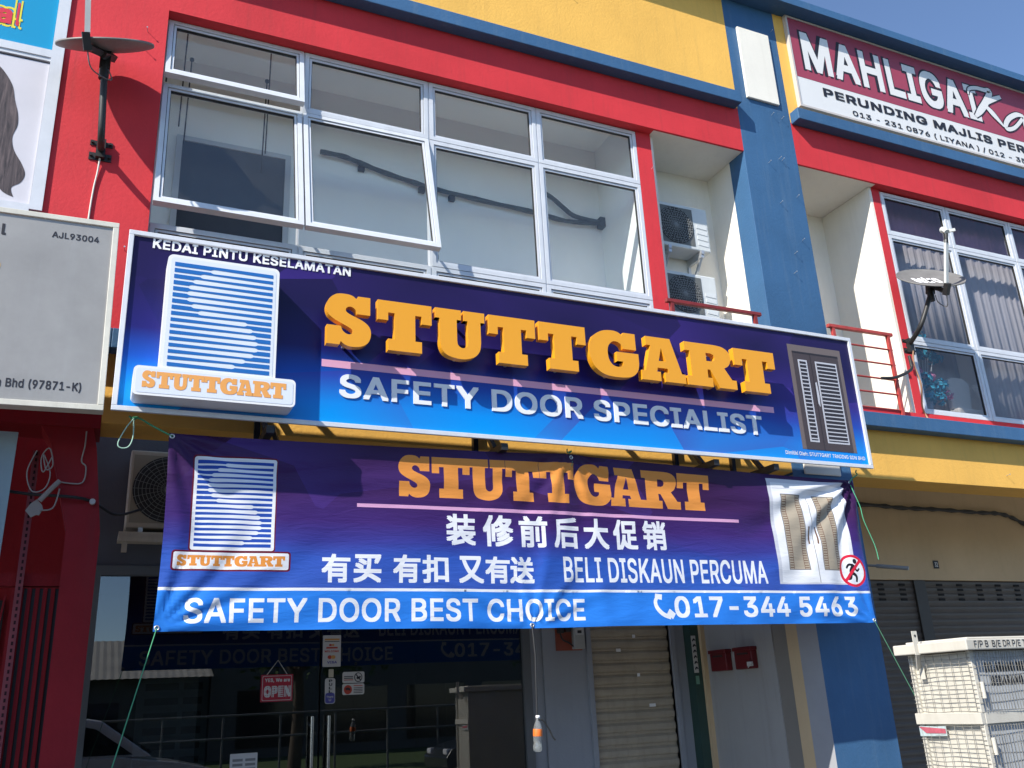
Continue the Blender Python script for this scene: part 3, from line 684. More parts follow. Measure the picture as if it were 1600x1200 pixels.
a = Art().rrect(x0+.016,z0+.016,x1-.016,z1-.016,.018,1,1); sx0,sz0 = pj(.157,3.538,-.165); sx1,sz1 = pj(1.036,3.645,-.165)
a.slab(sx0,sz0,sx1,sz1,2,2); a.to(m,-.165)
m.build('logo_box', [LOGOB, LOGOW, ORL], sg)
for x in (.95, 2.6, 4.45, 5.05):
    m = MB()
    m.bar((x,.02,3.335),(x,F-.002,3.335),.05,.05) ; m.bar((x,F-.03,3.34),(x,F-.03,4.0),.04,.04); m.bar((x,.2,3.36),(x,F-.04,3.80),.035,.035)
    m.bar((x+.02,.04,3.34),(x+.16,F-.05,3.34),.03,.03)
    m.build('bracket', BLACK, sg)
m = MB()
for z in (4.52,): 
    for x in (.4,3.0,5.6): m.bar((x,.0165,z),(x,F,z),.04,.04)
m.build('bracket', BLACK, sg)

# ---------------------------------------------------------------- cloth banner
BY = .10; BX0, BX1, BZ0, BZ1 = .345, 5.925, 2.085, 3.285
ties = [(BX0,BZ1,1),(3.17,BZ1+.03,.75),(BX1,BZ1,2.4),(BX0,BZ0,.9),(2.78,BZ0,.5),(BX1,BZ0,.8)]
def bwarp(x, z):
    v = (z-BZ0)/(BZ1-BZ0); u = (x-BX0)/(BX1-BX0)
    t = max(0,1-abs(x-3.17)/2.85)
    top = .048*t**1.0 - .012*math.sin(math.pi*t) ; bt = .010*math.exp(-((x-2.78)/.5)**2)*-1
    zz = z + top*v**5 + bt*(1-v)**4
    side = -.012*math.sin(math.pi*v)
    xx = x + (1-2*u)*abs(side)*1.2*(abs(1-2*u)**6)
    y = BY
    for tx, tz, am in ties:
        dx, dz = x-tx, (z-tz)*1.15; r = math.hypot(dx,dz); th = math.atan2(dz,dx)
        y += am*.020*math.exp(-r/.8)*(1-math.exp(-r/.08))*(.6*math.sin(th*15+1.7*tx+1.2*math.sin(r*3+tx))+.22*(1-math.exp(-(r/.35)**2))*math.sin(th*29+tx+1.5*math.sin(r*4)))
    y += .024*math.exp(-((x-3.02-(z-2.9)*.16)/.10)**2)*(.35+.65*v)*(-1)           # fold hanging from the middle tie
    y += .008*math.exp(-((x-3.28+(z-2.9)*.12)/.08)**2)*(-1)
    y += .010*math.sin(x*1.9+.6)*math.sin(math.pi*v) + .004*math.sin(x*7.3+z*3+1)*math.sin(math.pi*v)
    y += .0035*math.sin(z*38+3*math.sin(x*2.2)+x*2)*math.exp(-((z-3.08)/.16)**2)
    y += (.004*math.sin(x*9+5*z)+.002*math.sin(x*21-9*z))*math.exp(-((z-2.17)/.12)**2)
    return (xx, y, zz)
art = Art()
art.rect(BX0,BZ0,BX1,2.322,1,1).rect(BX0,2.322,BX1,2.340,2,2)
W_, O_, K_ = 2, 3, 4
art.slab(1.83,2.952,4.405,3.228,O_,3)
art.rect(1.546,2.868,4.65,2.892,K_,3)
art.rrect(.497,2.556,1.022,3.158,.02,10,3).rrect(.507,2.565,1.014,3.148,.015,2,4); art.stripes(.527,2.585,.994,3.127,5,5)
art.rrect(.402,2.438,1.122,2.562,.02,10,3).rrect(.414,2.449,1.110,2.551,.012,2,4); art.slab(.437,2.468,1.087,2.533,O_,5)
def cjk(body, x0, z0, x1, z1): art.text(body, x0, z0, x1, z1, W_, 3, .010)
cjk('装',2.165,2.63,2.385,2.845); cjk('修',2.44,2.63,2.67,2.848); cjk('前',2.715,2.63,2.935,2.85); cjk('后',2.985,2.63,3.20,2.85); cjk('大',3.24,2.63,3.45,2.85); cjk('促',3.49,2.632,3.70,2.852); cjk('销',3.745,2.635,3.96,2.855)
for ch_, xa in zip('有买有扣又有送',(1.318,1.525,1.79,1.99,2.25,2.445,2.632)): cjk(ch_,xa,2.374+.004*xa-.005,xa+.187,2.552+.004*xa)
art.text('BELI DISKAUN PERCUMA',3.05,2.390,4.862,2.572,W_,3,.014)
art.text('SAFETY DOOR BEST CHOICE',.505,2.128,3.207,2.278,W_,3,.016)
art.text('017-344 5463',3.965,2.138,5.745,2.296,W_,3,.02)
hs = arc(3.90,2.245,.075,.105,95,215,8)
art.stroke([(3.835,2.302),(3.805,2.26),(3.815,2.21),(3.86,2.165),(3.925,2.14)],[.012,.014,.016,.016,.014],W_,3)
art.stroke([(3.805,2.298),(3.862,2.288)],[.017,.020],W_,3,2).stroke([(3.905,2.185),(3.955,2.148)],[.024,.024],W_,3,2)
# picture of a white double door
art.rect(4.985,2.392,5.80,3.25,6,3).rect(5.02,2.405,5.765,3.215,2,4)
art.rect(5.388,2.405,5.394,3.10,9,5).rect(5.03,3.165,5.755,3.172,6,5)
for (x0,x1) in ((5.10,5.315),(5.455,5.66)):
    art.rect(x0,2.505,x1,3.125,9,5).rect(x0+.008,2.513,x1-.008,3.117,7,6)
    for k in range(30): z = 2.52+.0198*k; art.rect(x0+.012,z,x0+.05,z+.007,8,7); art.rect(x1-.05,z,x1-.012,z+.007,8,7)
    art.rect(x0+.05,2.513,x0+.055,3.117,8,8); art.rect(x1-.055,2.513,x1-.05,3.117,8,8)
art.stroke([(5.352,2.86),(5.345,2.78),(5.352,2.72)],[.008,.008,.008],8,6).stroke([(5.43,2.86),(5.437,2.78),(5.43,2.72)],[.008,.008,.008],8,6)
# round prohibition mark: running figure struck out
cx, cz = 5.765, 2.505
art.poly(arc(cx,cz,.140,.134,0,359,36),11,6).poly(arc(cx,cz,.117,.112,0,359,36),2,7)
bl = 12
art.poly(arc(cx+.035,cz+.078,.021,.021,0,359,14),bl,8)
for pts, ws in (([(cx+.02,cz+.05),(cx-.01,cz+.0),(cx-.015,cz-.02)],[.019,.022,.018]), ([(cx+.015,cz+.045),(cx-.03,cz+.05),(cx-.058,cz+.02)],[.010,.010,.008]),
                ([(cx+.02,cz+.035),(cx+.045,cz+.0),(cx+.075,cz+.02)],[.010,.009,.007]), ([(cx-.01,cz-.015),(cx+.03,cz-.045),(cx+.025,cz-.092)],[.015,.012,.009]),
                ([(cx-.018,cz-.02),(cx-.035,cz-.062),(cx-.085,cz-.07)],[.014,.011,.008])): art.stroke(pts, ws, bl, 8)
art.stroke([(cx-.085,cz-.078),(cx+.085,cz+.078)],[.013,.013],11,9,2)
def banner_mesh():
    V = []; E = []; nx, nz = 250, 56
    for pts, tris, m, l in art.t:
        o = len(V); V.extend(Vector((min(max(x,BX0),BX1),min(max(z,BZ0),BZ1))) for x, z in pts)
        ed = {}
        for t_ in tris:
            for i in range(3):
                e = (t_[i], t_[(i+1)%3]); k = (min(e), max(e)); ed[k] = ed.get(k, 0)+1
        for (a_, b_), c_ in ed.items():
            if c_ != 1: continue
            pa, pb = V[o+a_].copy(), V[o+b_].copy(); k_ = int((pb-pa).length/.024)+1; last = o+a_
            for i in range(1, k_):
                V.append(pa.lerp(pb, i/k_)); E.append((last, len(V)-1)); last = len(V)-1
            E.append((last, o+b_))
    for i in range(nx+1):
        for j in range(nz+1): V.append(Vector((BX0+(BX1-BX0)*i/nx, BZ0+(BZ1-BZ0)*j/nz)))
    ov, oe, of, iv, ie, jf = delaunay_2d_cdt(V, E, [], 0, 1e-5)
    P_ = np.array([(p.x,p.y) for p in ov]); T_ = np.array([list(f) for f in of]); C_ = P_[T_].mean(axis=1)
    od = np.argsort(C_[:,0]); xs = C_[od,0]; mi = np.zeros(len(T_), int)
    for pts, tris, m, l in sorted(art.t, key=lambda q: q[3]):
        A_ = np.array(pts)
        for t_ in tris:
            a_, b_, c_ = A_[list(t_)]
            i0 = np.searchsorted(xs, min(a_[0],b_[0],c_[0])); i1 = np.searchsorted(xs, max(a_[0],b_[0],c_[0]))
            if i1 <= i0: continue
            ix = od[i0:i1]; q = C_[ix]
            s1 = (b_[0]-a_[0])*(q[:,1]-a_[1])-(b_[1]-a_[1])*(q[:,0]-a_[0]); s2 = (c_[0]-b_[0])*(q[:,1]-b_[1])-(c_[1]-b_[1])*(q[:,0]-b_[0]); s3 = (a_[0]-c_[0])*(q[:,1]-c_[1])-(a_[1]-c_[1])*(q[:,0]-c_[0])
            mi[ix[((s1 >= 0)&(s2 >= 0)&(s3 >= 0))|((s1 <= 0)&(s2 <= 0)&(s3 <= 0))]] = m
    me = bpy.data.meshes.new('sheet'); o = Vector((BX0,BY,BZ1))
    me.from_pydata([Vector(bwarp(p.x,p.y))-o for p in ov], [], [list(f) for f in of])
    me.polygons.foreach_set('material_index', mi.tolist()); me.polygons.foreach_set('use_smooth', [True]*len(of)); me.update()
    return me
ban = thing('banner', 'creased purple and blue sales banner hung on cords below the signboard', 'banner', (BX0,BY,BZ1))
bm_ = print_mat('banner_print', [(0,(.03,.10,.42)),(.21,(.025,.09,.42)),(.32,(.032,.038,.24)),(.45,(.042,.016,.125)),(.65,(.036,.009,.056)),(1,(.026,.005,.028))], 1, facet=.26, rough=.42, fcol=(.095,.05,.33), fscale=.9)
# the ramp is read from the lower edge up: shift the object z
t_ = bm_.node_tree
for n_ in t_.nodes:
    if n_.type == 'MATH' and n_.operation == 'DIVIDE':
        ad = t_.nodes.new('ShaderNodeMath'); ad.operation = 'ADD'; ad.inputs[1].default_value = .965
        t_.links.new(n_.inputs[0].links[0].from_socket, ad.inputs[0]); t_.links.new(ad.outputs[0], n_.inputs[0])
def bmat(name, col):
    m = mat(name, col, .45, spec=.15); cloth_bump(m, .15); return m
cloth_bump(bm_, .2)
bmats = [bm_, bmat('banner_blue',(.025,.19,.66)), bmat('banner_white',(.74,.75,.78)), bmat('banner_orange',(.68,.26,.055)), bmat('banner_pink',(.62,.33,.52)), bmat('banner_stripe_blue',(.02,.07,.36)),
         bmat('banner_pale',(.55,.56,.62)), bmat('banner_beige',(.36,.31,.24)), bmat('banner_brown',(.16,.09,.06)), bmat('banner_grey',(.18,.17,.17)), bmat('banner_maroon',(.13,.01,.03)), bmat('banner_red',(.62,.02,.05)), bmat('banner_black',(.015,.014,.02))]
me = banner_mesh()
for b_ in bmats: me.materials.append(b_)
sheet = bpy.data.objects.new('sheet', me); COL.objects.link(sheet); sheet.parent = ban; sheet.cycles.shadow_terminator_geometry_offset = .35; sheet.cycles.shadow_terminator_offset = .08; sheet['_o'] = ban['_o']
m = MB()
for tx, tz, _ in ties:
    x, y, z = bwarp(min(max(tx,BX0+.02),BX1-.02), min(max(tz,BZ0+.02),BZ1-.02)); M = Matrix.Translation((x,y,z)) @ Matrix.Rotation(R(90),4,'X')
    m.lathe([(.008,-.005),(.016,-.005),(.016,.005),(.008,.005),(.008,-.005)], M, 0, 14)
m.build('eyelet', ALUS, ban)

# ---------------------------------------------------------------- cords and the bottle
def cord(pts, r, mt, label, smooth=True):
    o = MB().tube(smooth_path(pts,6) if smooth else pts, r, n=6).build('cord', mt, None, pts[0]); return tag(o, label, 'cord')
c0 = bwarp(BX0+.02,BZ1-.02); c1 = bwarp(BX1-.02,BZ1-.02); c2 = bwarp(BX0+.02,BZ0+.02); c3 = bwarp(BX1-.02,BZ0+.02)
cord([(.11,.12,3.38),(.13,.1,3.355),(.16,.1,3.372),(.12,.09,3.362),(.17,.09,3.36),(.25,.1,3.32),c0], .006, GREENCORD, 'green cord tying the upper left banner corner to the signboard')
cord([(.14,.09,3.365),(.10,.08,3.30),(.06,.08,3.20),(.075,.08,3.165),(.12,.08,3.175),(.14,.08,3.24),(.135,.09,3.36)], .004, mat('pale_green_cord', (.30,.48,.38), .6), 'pale green cord loop dangling under the left end of the signboard')
cord([(3.17,.14,3.385),(3.15,.10,3.35),(3.18,.09,3.36),(3.16,.10,3.335),(3.185,.10,3.30),(3.17,.09,3.24)], .005, GREENCORD, 'short knotted green cord at the middle of the banner top edge')
cord([(6.02,.12,3.385),(5.99,.1,3.36),(6.0,.1,3.34),(5.93,.1,3.30),c1], .006, GREENCORD, 'green cord tying the upper right banner corner to the signboard')
cord([c1,(5.90,.08,3.19),(5.94,.07,3.05),(5.955,.07,2.93),(6.03,.07,2.72),(6.045,.07,2.60)], .0035, mat('bright_green_cord', (.08,.42,.22), .6), 'loose green cord end trailing down from the upper right banner corner')
cord([c2,(.145,-.5,1.27),(-.14,-1.3,-.13)], .0032, GREENCORD, 'taut green cord from the lower left banner corner down to the ground', False)
cord([c3,(5.78,-.47,1.15),(5.55,-1.15,-.13)], .0035, mat('dark_green_cord', (.02,.11,.055), .6), 'taut green cord from the lower right banner corner down to the ground', False)
cord([bwarp(2.78,BZ0+.02),(2.775,.06,1.9),(2.765,.06,1.505)], .005, BLACKCORD, 'dark cord holding the plastic bottle under the banner', False)
bt = thing('bottle', 'clear plastic drink bottle with orange label hanging below the banner', 'bottle', (2.755,.06,1.30))
M = Matrix.Translation((2.755,.06,1.29)) @ Matrix.Rotation(R(4),4,'Y')
MB().lathe([(.0,.004),(.016,0),(.026,.006),(.030,.02),(.029,.04),(.025,.055),(.029,.07),(.030,.10),(.030,.125),(.029,.14),(.024,.165),(.014,.19),(.012,.205),(.0,.205)], M, 0, 24).build('body', glass('clear_bottle_plastic', (.93,.95,.95), .02, .05, .22), bt)
MB().lathe([(.0305,.095),(.0312,.098),(.0312,.135),(.0302,.14)], M, 0, 24).build('wrapper', mat('orange_label', (.75,.17,.03), .4), bt)
MB().lathe([(.0,.225),(.014,.224),(.0145,.205),(.0,.205)], M, 0, 20).build('cap', mat('white_cap', (.8,.8,.8), .4), bt)
MB().tube(smooth_path([(2.765,.045,1.488),(2.80,.04,1.478),(2.835,.04,1.43),(2.86,.04,1.38),(2.88,.04,1.355)],5), .005, n=6).build('tie', BLACKCORD, bt)

# ---------------------------------------------------------------- neighbouring signs
SILV = mat('silver_sign_face', (.335,.32,.295), .38, metal=.25, var=.14, vscale=1.6, bump=.05, bscale=8, streak=.12, streakcol=(.5,.5,.5))
ag = thing('signboard', 'silver grey lightbox signboard with black lettering cut by the left edge', 'signboard', (-.04,0,3.366))
M = Matrix.Translation((-.04,0,3.366)) @ Matrix.Rotation(R(-1.0),4,'Y') @ Matrix.Translation((.04,0,-3.366))
def mv(mb): mb.v = [tuple(M @ Vector(p)) for p in mb.v]; return mb
m = MB(); fr = .035
m.box(-3.0,-.04,-.004,.09,3.366,3.366+fr); m.box(-3.0,-.04,-.004,.09,4.632-fr,4.632); m.box(-.04-fr,-.04,-.004,.09,3.366+fr,4.632-fr); m.box(-3.0,-2.965,-.004,.15,3.366+fr,4.632-fr)
mv(m).build('frame', mat('aged_white_frame', (.62,.60,.52), .45, var=.1, vscale=6, streak=.3, streakcol=(.3,.25,.18)), ag, bevel=.003)
m = MB().box(-2.965,-.075,.008,.085,3.366+fr,4.632-fr,0)
a = Art().text('AJL93004',-.418,4.475,-.150,4.518,1,1,.02)
a.text('al',-.755,4.448,-.668,4.526,1,1,.03).text('n Bhd (97871-K)',-.62,3.468,-.172,3.535,1,1,.02)
a.poly(arc(-.735,4.243,.062,.045,0,359,28),2,1).poly(arc(-.735,4.243,.045,.03,0,359,28),0,2)
a.to(m,.008); mv(m).build('panel', [SILV, PBLACK, mat('tan_print', (.45,.33,.17), .45)], ag)
# maroon and white sign on the right shop
mg_ = thing('signboard', 'maroon and white signboard with outlined white capitals high on the right shop', 'signboard', (6.6,F,7.65))
m = MB(); q = F-.05
m.box(6.595,12.6,q-.004,F-.004,7.645,7.67); m.box(6.595,12.6,q-.004,F-.004,8.855,8.878); m.box(6.595,6.62,q-.004,F-.004,7.67,8.86); m.box(12.575,12.6,q-.004,F-.004,7.67,8.86)
m.build('frame', mat('thin_frame', (.55,.50,.47), .4), mg_)
m = MB().box(6.62,12.575,q+.004,F-.006,7.67,8.855,1)
a = Art().rect(6.62,8.048,12.575,8.855,0,1)
p_, t_ = text_tris('MAHLIGAI', .024); p2, t2 = text_tris('MAHLIGAI', .058)
a.tris(fit(p2,6.742,8.150,9.630,8.728), t2, 2, 2); a.tris(fit(p_,6.770,8.172,9.602,8.706), t_, 1, 3)
for dl, wd, mi in ((4,.016,2),(5,0,1)):
    for pts, ws in (([(9.45,8.55),(9.49,8.64),(9.62,8.69),(9.78,8.70),(9.88,8.70),(9.76,8.52),(9.61,8.35),(9.49,8.23)],[.010,.022,.028,.032,.042,.050,.048,.022]),
                    ([(10.07,8.67),(9.89,8.58),(9.71,8.46)],[.026,.034,.020]), ([(9.71,8.46),(9.83,8.36),(9.99,8.20)],[.020,.045,.014]),
                    ([(10.43,8.47),(10.30,8.46),(10.13,8.36),(10.03,8.24),(10.05,8.18),(10.20,8.24),(10.40,8.42)],[.022,.034,.036,.036,.032,.026,.026]), ([(10.47,8.47),(10.42,8.33),(10.44,8.24),(10.54,8.25),(10.64,8.34)],[.034,.034,.030,.026,.012])):
        dl += .07; a.stroke(pts, [x_+wd for x_ in ws], mi, dl)
a.text('PERUNDING MAJLIS PER',6.975,7.868,10.285,7.985,2,3,.03)
a.text('013 - 231 0876 ( LIYANA ) / 012 - 35',7.37,7.70,10.235,7.785,2,3,.014)
a.to(m, q+.004)
m.build('panel', [mat('maroon_print', (.33,.05,.085), .45, var=.06, vscale=2), mat('offwhite_vinyl', (.72,.71,.70), .45, var=.03), PBLACK], mg_)
# window posters of the left shop
po = thing('window_poster', 'bright blue window poster with yellow and red letters at the top left', 'poster', (-.65,F,6.27))
m = MB().box(-1.63,-.648,F+.0,F+.012,6.275,6.88,0)
a = Art()
a.text('a',-1.055,6.405,-.910,6.585,1,1,.10).text('a',-1.035,6.43,-.932,6.560,2,3,.03).text('l',-.925,6.405,-.862,6.660,1,2,.10).text('l',-.905,6.43,-.882,6.635,2,3,.03); a.to(m,F)
m.build('sheet', [mat('cyan_print', (.0,.27,.50), .4), mat('yellow_print', (.75,.65,.05), .4), PRED], po)
ph = thing('window_poster', 'pale window poster showing the long wavy dark hair of a woman', 'poster', (-.65,F,4.98))
m = MB().box(-1.63,-.648,F+.0,F+.012,4.99,6.165,0)
HAIR = mat('hair_print', (.045,.033,.035), .45)
t_ = HAIR.node_tree; tc_ = t_.nodes.new('ShaderNodeTexCoord'); mp_ = t_.nodes.new('ShaderNodeMapping'); mp_.inputs['Scale'].default_value = (26,1,2.2); mp_.inputs['Rotation'].default_value = (0,.22,0)
nz_ = t_.nodes.new('ShaderNodeTexNoise'); nz_.inputs['Scale'].default_value = 1.0; nz_.inputs['Detail'].default_value = 9; nz_.inputs['Roughness'].default_value = .72; nz_.inputs['Distortion'].default_value = 1.3
rp_ = t_.nodes.new('ShaderNodeValToRGB'); rp_.color_ramp.elements[0].position = .38; rp_.color_ramp.elements[0].color = (.018,.013,.014,1); rp_.color_ramp.elements[1].position = .72; rp_.color_ramp.elements[1].color = (.17,.125,.12,1)
t_.links.new(tc_.outputs['Object'], mp_.inputs[0]); t_.links.new(mp_.outputs[0], nz_.inputs['Vector']); t_.links.new(nz_.outputs[0], rp_.inputs[0]); t_.links.new(rp_.outputs[0], t_.nodes['Principled BSDF'].inputs['Base Color'])
a = Art()
a.poly([(-1.60,6.10),(-1.20,6.13)] + cr([(-1.0,6.09),(-.93,6.03),(-.86,5.92),(-.83,5.80),(-.80,5.70),(-.79,5.60),(-.81,5.50),(-.79,5.40),(-.73,5.30),(-.70,5.22),(-.72,5.15),(-.77,5.10),(-.75,5.03)],5) + cr([(-.75,5.03),(-.82,5.06),(-.88,5.14),(-.94,5.22),(-1.1,5.3)],4)[1:] + [(-1.6,5.3)],1,1)
a.poly([(-1.60,4.995),(-.99,4.995),(-.96,5.06),(-1.0,5.14),(-1.1,5.3),(-1.6,5.3)],2,2)
a.to(m,F)
m.build('sheet', [mat('pale_print', (.60,.58,.62), .4, var=.05), HAIR, mat('skin_print', (.55,.32,.22), .4)], ph)
DIMCORD = mat('dull_white_cord', (.34,.31,.28), .7)  # white cord in a duller tone
# ---------------------------------------------------------------- satellite dishes
def dish(label, base, knee, top, ctr, n, rad, brand, fd):
    t = thing('satellite_dish', label, 'satellite dish', base)
    n = Vector(n).normalized(); c = Vector(ctr)
    dn = (Vector((0,0,-1)) + n*n.z).normalized(); sd = n.cross(dn)
    M = Matrix((sd, -dn, n)).transposed().to_4x4(); M.translation = c
    pr = [(0,-.035)]+[(rad*k/8, -.035+.035*(k/8)**2) for k in range(1,9)]
    m = MB().lathe(pr+[(rad+.006,.004),(rad+.006,-.010),(rad-.004,-.012)]+[(rad*k/8, -.049+.035*(k/8)**2) for k in range(7,-1,-1)], M, 0, 48)
    d = m.build('reflector', DISHG, t)
    if brand:
        p, tr = text_tris('astro', .03); p = fit(p,-.19,-.13,.09,.11); mb = MB()
        vs = [M @ Vector((x, z, -.035+.035*((x*x+z*z)**.5/rad)**2+.004)) for x, z in p]
        mb.add(vs, tr); mb.build('lettering', PWHITE, d)
    b = Vector(base); k_ = Vector(knee); tp = Vector(top)
    m = MB().tube(smooth_path([b, k_, tp],8), .024, n=12)
    m.build('mast', BLACK, t)
    m = MB().box(b.x-.075,b.x+.075,b.y-.008,b.y+.0,b.z-.09,b.z-.03).box(b.x-.075,b.x+.075,b.y-.008,b.y,b.z+.03,b.z+.07).box(b.x-.03,b.x+.03,b.y-.05,b.y-.008,b.z-.08,b.z+.07)
    for dx, dz in ((-.06,-.06),(.06,-.06),(-.06,.05),(.06,.05)): m.tube([(b.x+dx,b.y-.03,b.z+dz),(b.x+dx,b.y,b.z+dz)], .010, n=6)
    m.build('wall_mount', BLACK, t)
    bk = c - n*.07
    m = MB().bar(tp-(0*n), bk+n*.02, .07,.06).bar(bk-dn*.09+n*.0, bk+dn*.12, .08,.05).tube([tp+Vector((0,0,-.08)),tp+Vector((0,0,.05))], .034, n=10)
    m.build('dish_bracket', BLACK, t)
    lr = c + dn*(rad+.02); ft = lr + Vector(fd)
    a = MB().bar(lr-n*.05, ft, .036,.026); a_ = a.build('feed_arm', DISHL, t)
    m = MB().bar(lr-n*.09, lr+n*.03, .05,.05).bar(bk+dn*.10, lr-n*.06, .045,.045); m.build('arm_joint', BLACK, t)
    au = (ft-lr).normalized(); f2 = ft + au*.02
    m = MB().tube([ft-au*.03, ft+au*.05, ft+au*.08-dn*.02], .020, n=10).build('feed_clamp', BLACK, t)
    f2 = ft + au*.085; m = MB().tube([f2+dn*.02, f2+au*.01-dn*.04, f2-dn*.07], [.026,.028,.034], n=12).bar(f2, f2+au*.015+sd*.09, .03,.025); m.build('feed_horn', DISHL, t)
    cb = smooth_path([lr-n*.06, lr-n*.16+Vector((.02,0,-.05)), tp+Vector((.05,-.03,-.10)), tp+Vector((.03,-.03,-.02))],6)
    MB().tube(cb, .005, n=5).build('lead', mat('grey_lead', (.12,.12,.12), .6), t)
    return t
dish('dark satellite dish on the red pier with its pale feed arm pointing up', (-.245,F,5.52), (-.245,.36,5.50), (-.272,.28,5.98), (-.283,.25,6.17), (-.19,-.46,.80), .32, False, (-.03,-.13,.46))
dish('grey dish with white lettering on a bent dark mast before curtained windows', (7.55,F,4.93), (7.50,.36,5.06), (7.64,.28,5.40), (7.67,.26,5.585), (-.25,-.60,.76), .33, True, (-.02,-.12,.46))
tag(MB().tube(smooth_path([(-.245,F-.02,5.44),(-.25,F-.012,5.33),(-.262,F-.009,5.2),(-.27,F-.009,5.0),(-.275,F-.009,4.6),(-.28,F-.009,4.2)],5), .0065, n=6).build('cable', WHITECORD, None, (-.25,F,4.2)), 'white cable running down the red pier below the dark satellite dish', 'cable')
tag(MB().tube(smooth_path([(7.55,F-.05,4.86),(7.56,F-.02,4.72),(7.60,F-.02,4.5),(7.66,YW-.06,4.3),(7.70,YW-.06,4.18),(7.62,F-.02,4.12)],6), .010, n=6).build('cable', mat('rusty_cable', (.40,.22,.13), .6), None, (7.55,F,4.12)), 'pinkish cable running down the red mullion below the lettered dish', 'cable')
tag(MB().tube(smooth_path([(7.50,F-.03,4.80),(7.47,F-.06,4.70),(7.42,F-.08,4.62),(7.15,F-.12,4.50),(6.95,F-.12,4.47)],5), .016, n=8).build('pipe', BLACK, None, (7.5,F,4.47)), 'short black pipe poking out over the red railing below the lettered dish', 'pipe')

# ---------------------------------------------------------------- air conditioners
def aircon(label, x, y, z, w, h, d, body, tone):
    """outdoor unit, front face at y, lower left front corner (x, y, z)"""
    t = thing('aircon_unit', label, 'air conditioner', (x+w/2, y+d/2, z), 'outdoor air conditioner units')
    box('casing', body, t, x,x+w, y,y+d, z,z+h, bevel=.012)
    gx, gz, gr = x+w*.36, z+h*.5, min(h*.43, w*.33)
    m = MB().box(x+.025,x+w*.70,y-.004,y-.0005,z+.04,z+h-.04); m.build('grille_plate', mat('plate_grey', (.13,.135,.13), .6) if tone else mat('plate_tan', (.30,.27,.21), .5), t)
    M = Matrix.Translation((gx,y-.006,gz)) @ Matrix.Rotation(R(90),4,'X')
    m = MB().lathe([(0,0),(gr,0)], M, 0, 40); f_ = m.build('fan_guard', GRILLE, t)
    m = MB()
    for k in range(1,10):
        r_ = gr*k/9.5; M2 = Matrix.Translation((gx,y-.012,gz)) @ Matrix.Rotation(R(90),4,'X')
        m.lathe([(r_-.0022,0),(r_,.0022),(r_+.0022,0),(r_,-.0022),(r_-.0022,0)], M2, 0, 40)
    for k in range(24):
        a = 2*math.pi*k/24; m.bar((gx+gr*.12*math.cos(a),y-.011,gz+gr*.12*math.sin(a)),(gx+gr*math.cos(a),y-.011,gz+gr*math.sin(a)),.003,.003)
    m.lathe([(0,0),(gr*.12,0),(gr*.12,-.004)], Matrix.Translation((gx,y-.013,gz)) @ Matrix.Rotation(R(90),4,'X'), 0, 20)
    if tone:
        for i in range(-7,8):
            for j in range(-7,8):
                px, pz = gx+i*gr/7.2+(gr/14.4 if j%2 else 0), gz+j*gr/7.2
                if (px-gx)**2+(pz-gz)**2 < (gr*.95)**2: m.box(px-.005,px+.005,y-.016,y-.013,pz-.005,pz+.005)
    m.build('guard_wire', WIREG, f_)
    m = MB()
    for k in range(4):
        zz = z+h*.13+k*h*.13; m.prism([(x+w*.76,zz),(x+w*.96,zz-.01),(x+w*.96,zz+h*.07),(x+w*.76,zz+h*.08)], y-.004, y-.001)
    m.build('side_vent', mat('vent_plastic', (.66,.68,.68), .5), t)
    m = MB()
    for bx in (x+.10, x+w-.14):
        m.box(bx,bx+.035,y-.02,y+d+.02,z-.04,z-.002)
    m.build('foot_rail', ALUS, t)
    return t
aircon('white outdoor air conditioner unit on a bracket, upper of the pair in the niche', 4.835,1.0,5.86,.635,.50,.24, PLAST, True)
aircon('white outdoor air conditioner unit behind the maroon railing, lower of the pair in the niche', 4.855,1.0,5.10,.62,.48,.24, PLAST, True)
aircon('aged cream outdoor air conditioner unit half hidden behind the cloth banner', .19,2.1,3.06,.85,.64,.28, PLASTY, False)
for z, lb in ((5.86,'grey steel bracket holding up the upper niche air conditioner'),(5.10,'grey steel bracket holding up the lower niche air conditioner')):
    br = MB()
    for bx in (4.955,5.345):
        br.bar((bx,.99,z-.06),(bx,1.249,z-.06),.035,.035).bar((bx,1.235,z-.06),(bx,1.235,z-.36),.03,.025).bar((bx,1.02,z-.07),(bx,1.23,z-.34),.025,.025)
    tag(br.build('bracket', ALUS, None, (5.2,1.24,z-.3)), lb, 'bracket')
sf_ = MB().box(.15,1.1,2.05,2.399,2.98,3.018).box(.18,.22,2.07,2.10,2.86,2.98).box(.15,1.1,2.04,2.07,2.94,2.98)
tag(sf_.build('wall_shelf', PLASTY, None, (.6,2.39,2.98)), 'cream shelf bracket under the aged air conditioner by the banner', 'shelf')
tag(MB().tube(smooth_path([(5.0,1.22,5.7),(4.93,1.2,5.5),(4.85,1.2,5.45),(4.80,1.22,5.6)],5),.022,n=8).build('hose', BLACK, None, (4.9,1.2,5.5)), 'black insulated hose between the two niche air conditioners', 'hose')

# ---------------------------------------------------------------- balcony railings
def railing(label, x0, x1, mt, endpost, group='railings across the niches'):
    t = thing('railing', label, 'railing', ((x0+x1)/2, .53, 4.15), group); y = .53
    MB().box(x0-.0,x1+.03,y-.02,y+.02,4.965,5.0).build('top_rail', mt, t, bevel=.004)
    m = MB()
    for z in (4.815,4.65,4.485,4.33,4.165): m.tube([(x0,y,z),(x1,y,z)], .010, n=8)
    m.build('bar', mt, t)
    for px in endpost: MB().box(px-.016,px+.016,y-.016,y+.016,4.105,4.965).build('upright', mt, t)
    return t
railing('short maroon railing before the niche with the two air conditioners', 4.50,5.54, MAROON, (4.56,5.50))
railing('red railing across the white niche left of the lettered dish', 6.40,7.22, REDRAIL, (6.46,7.19))

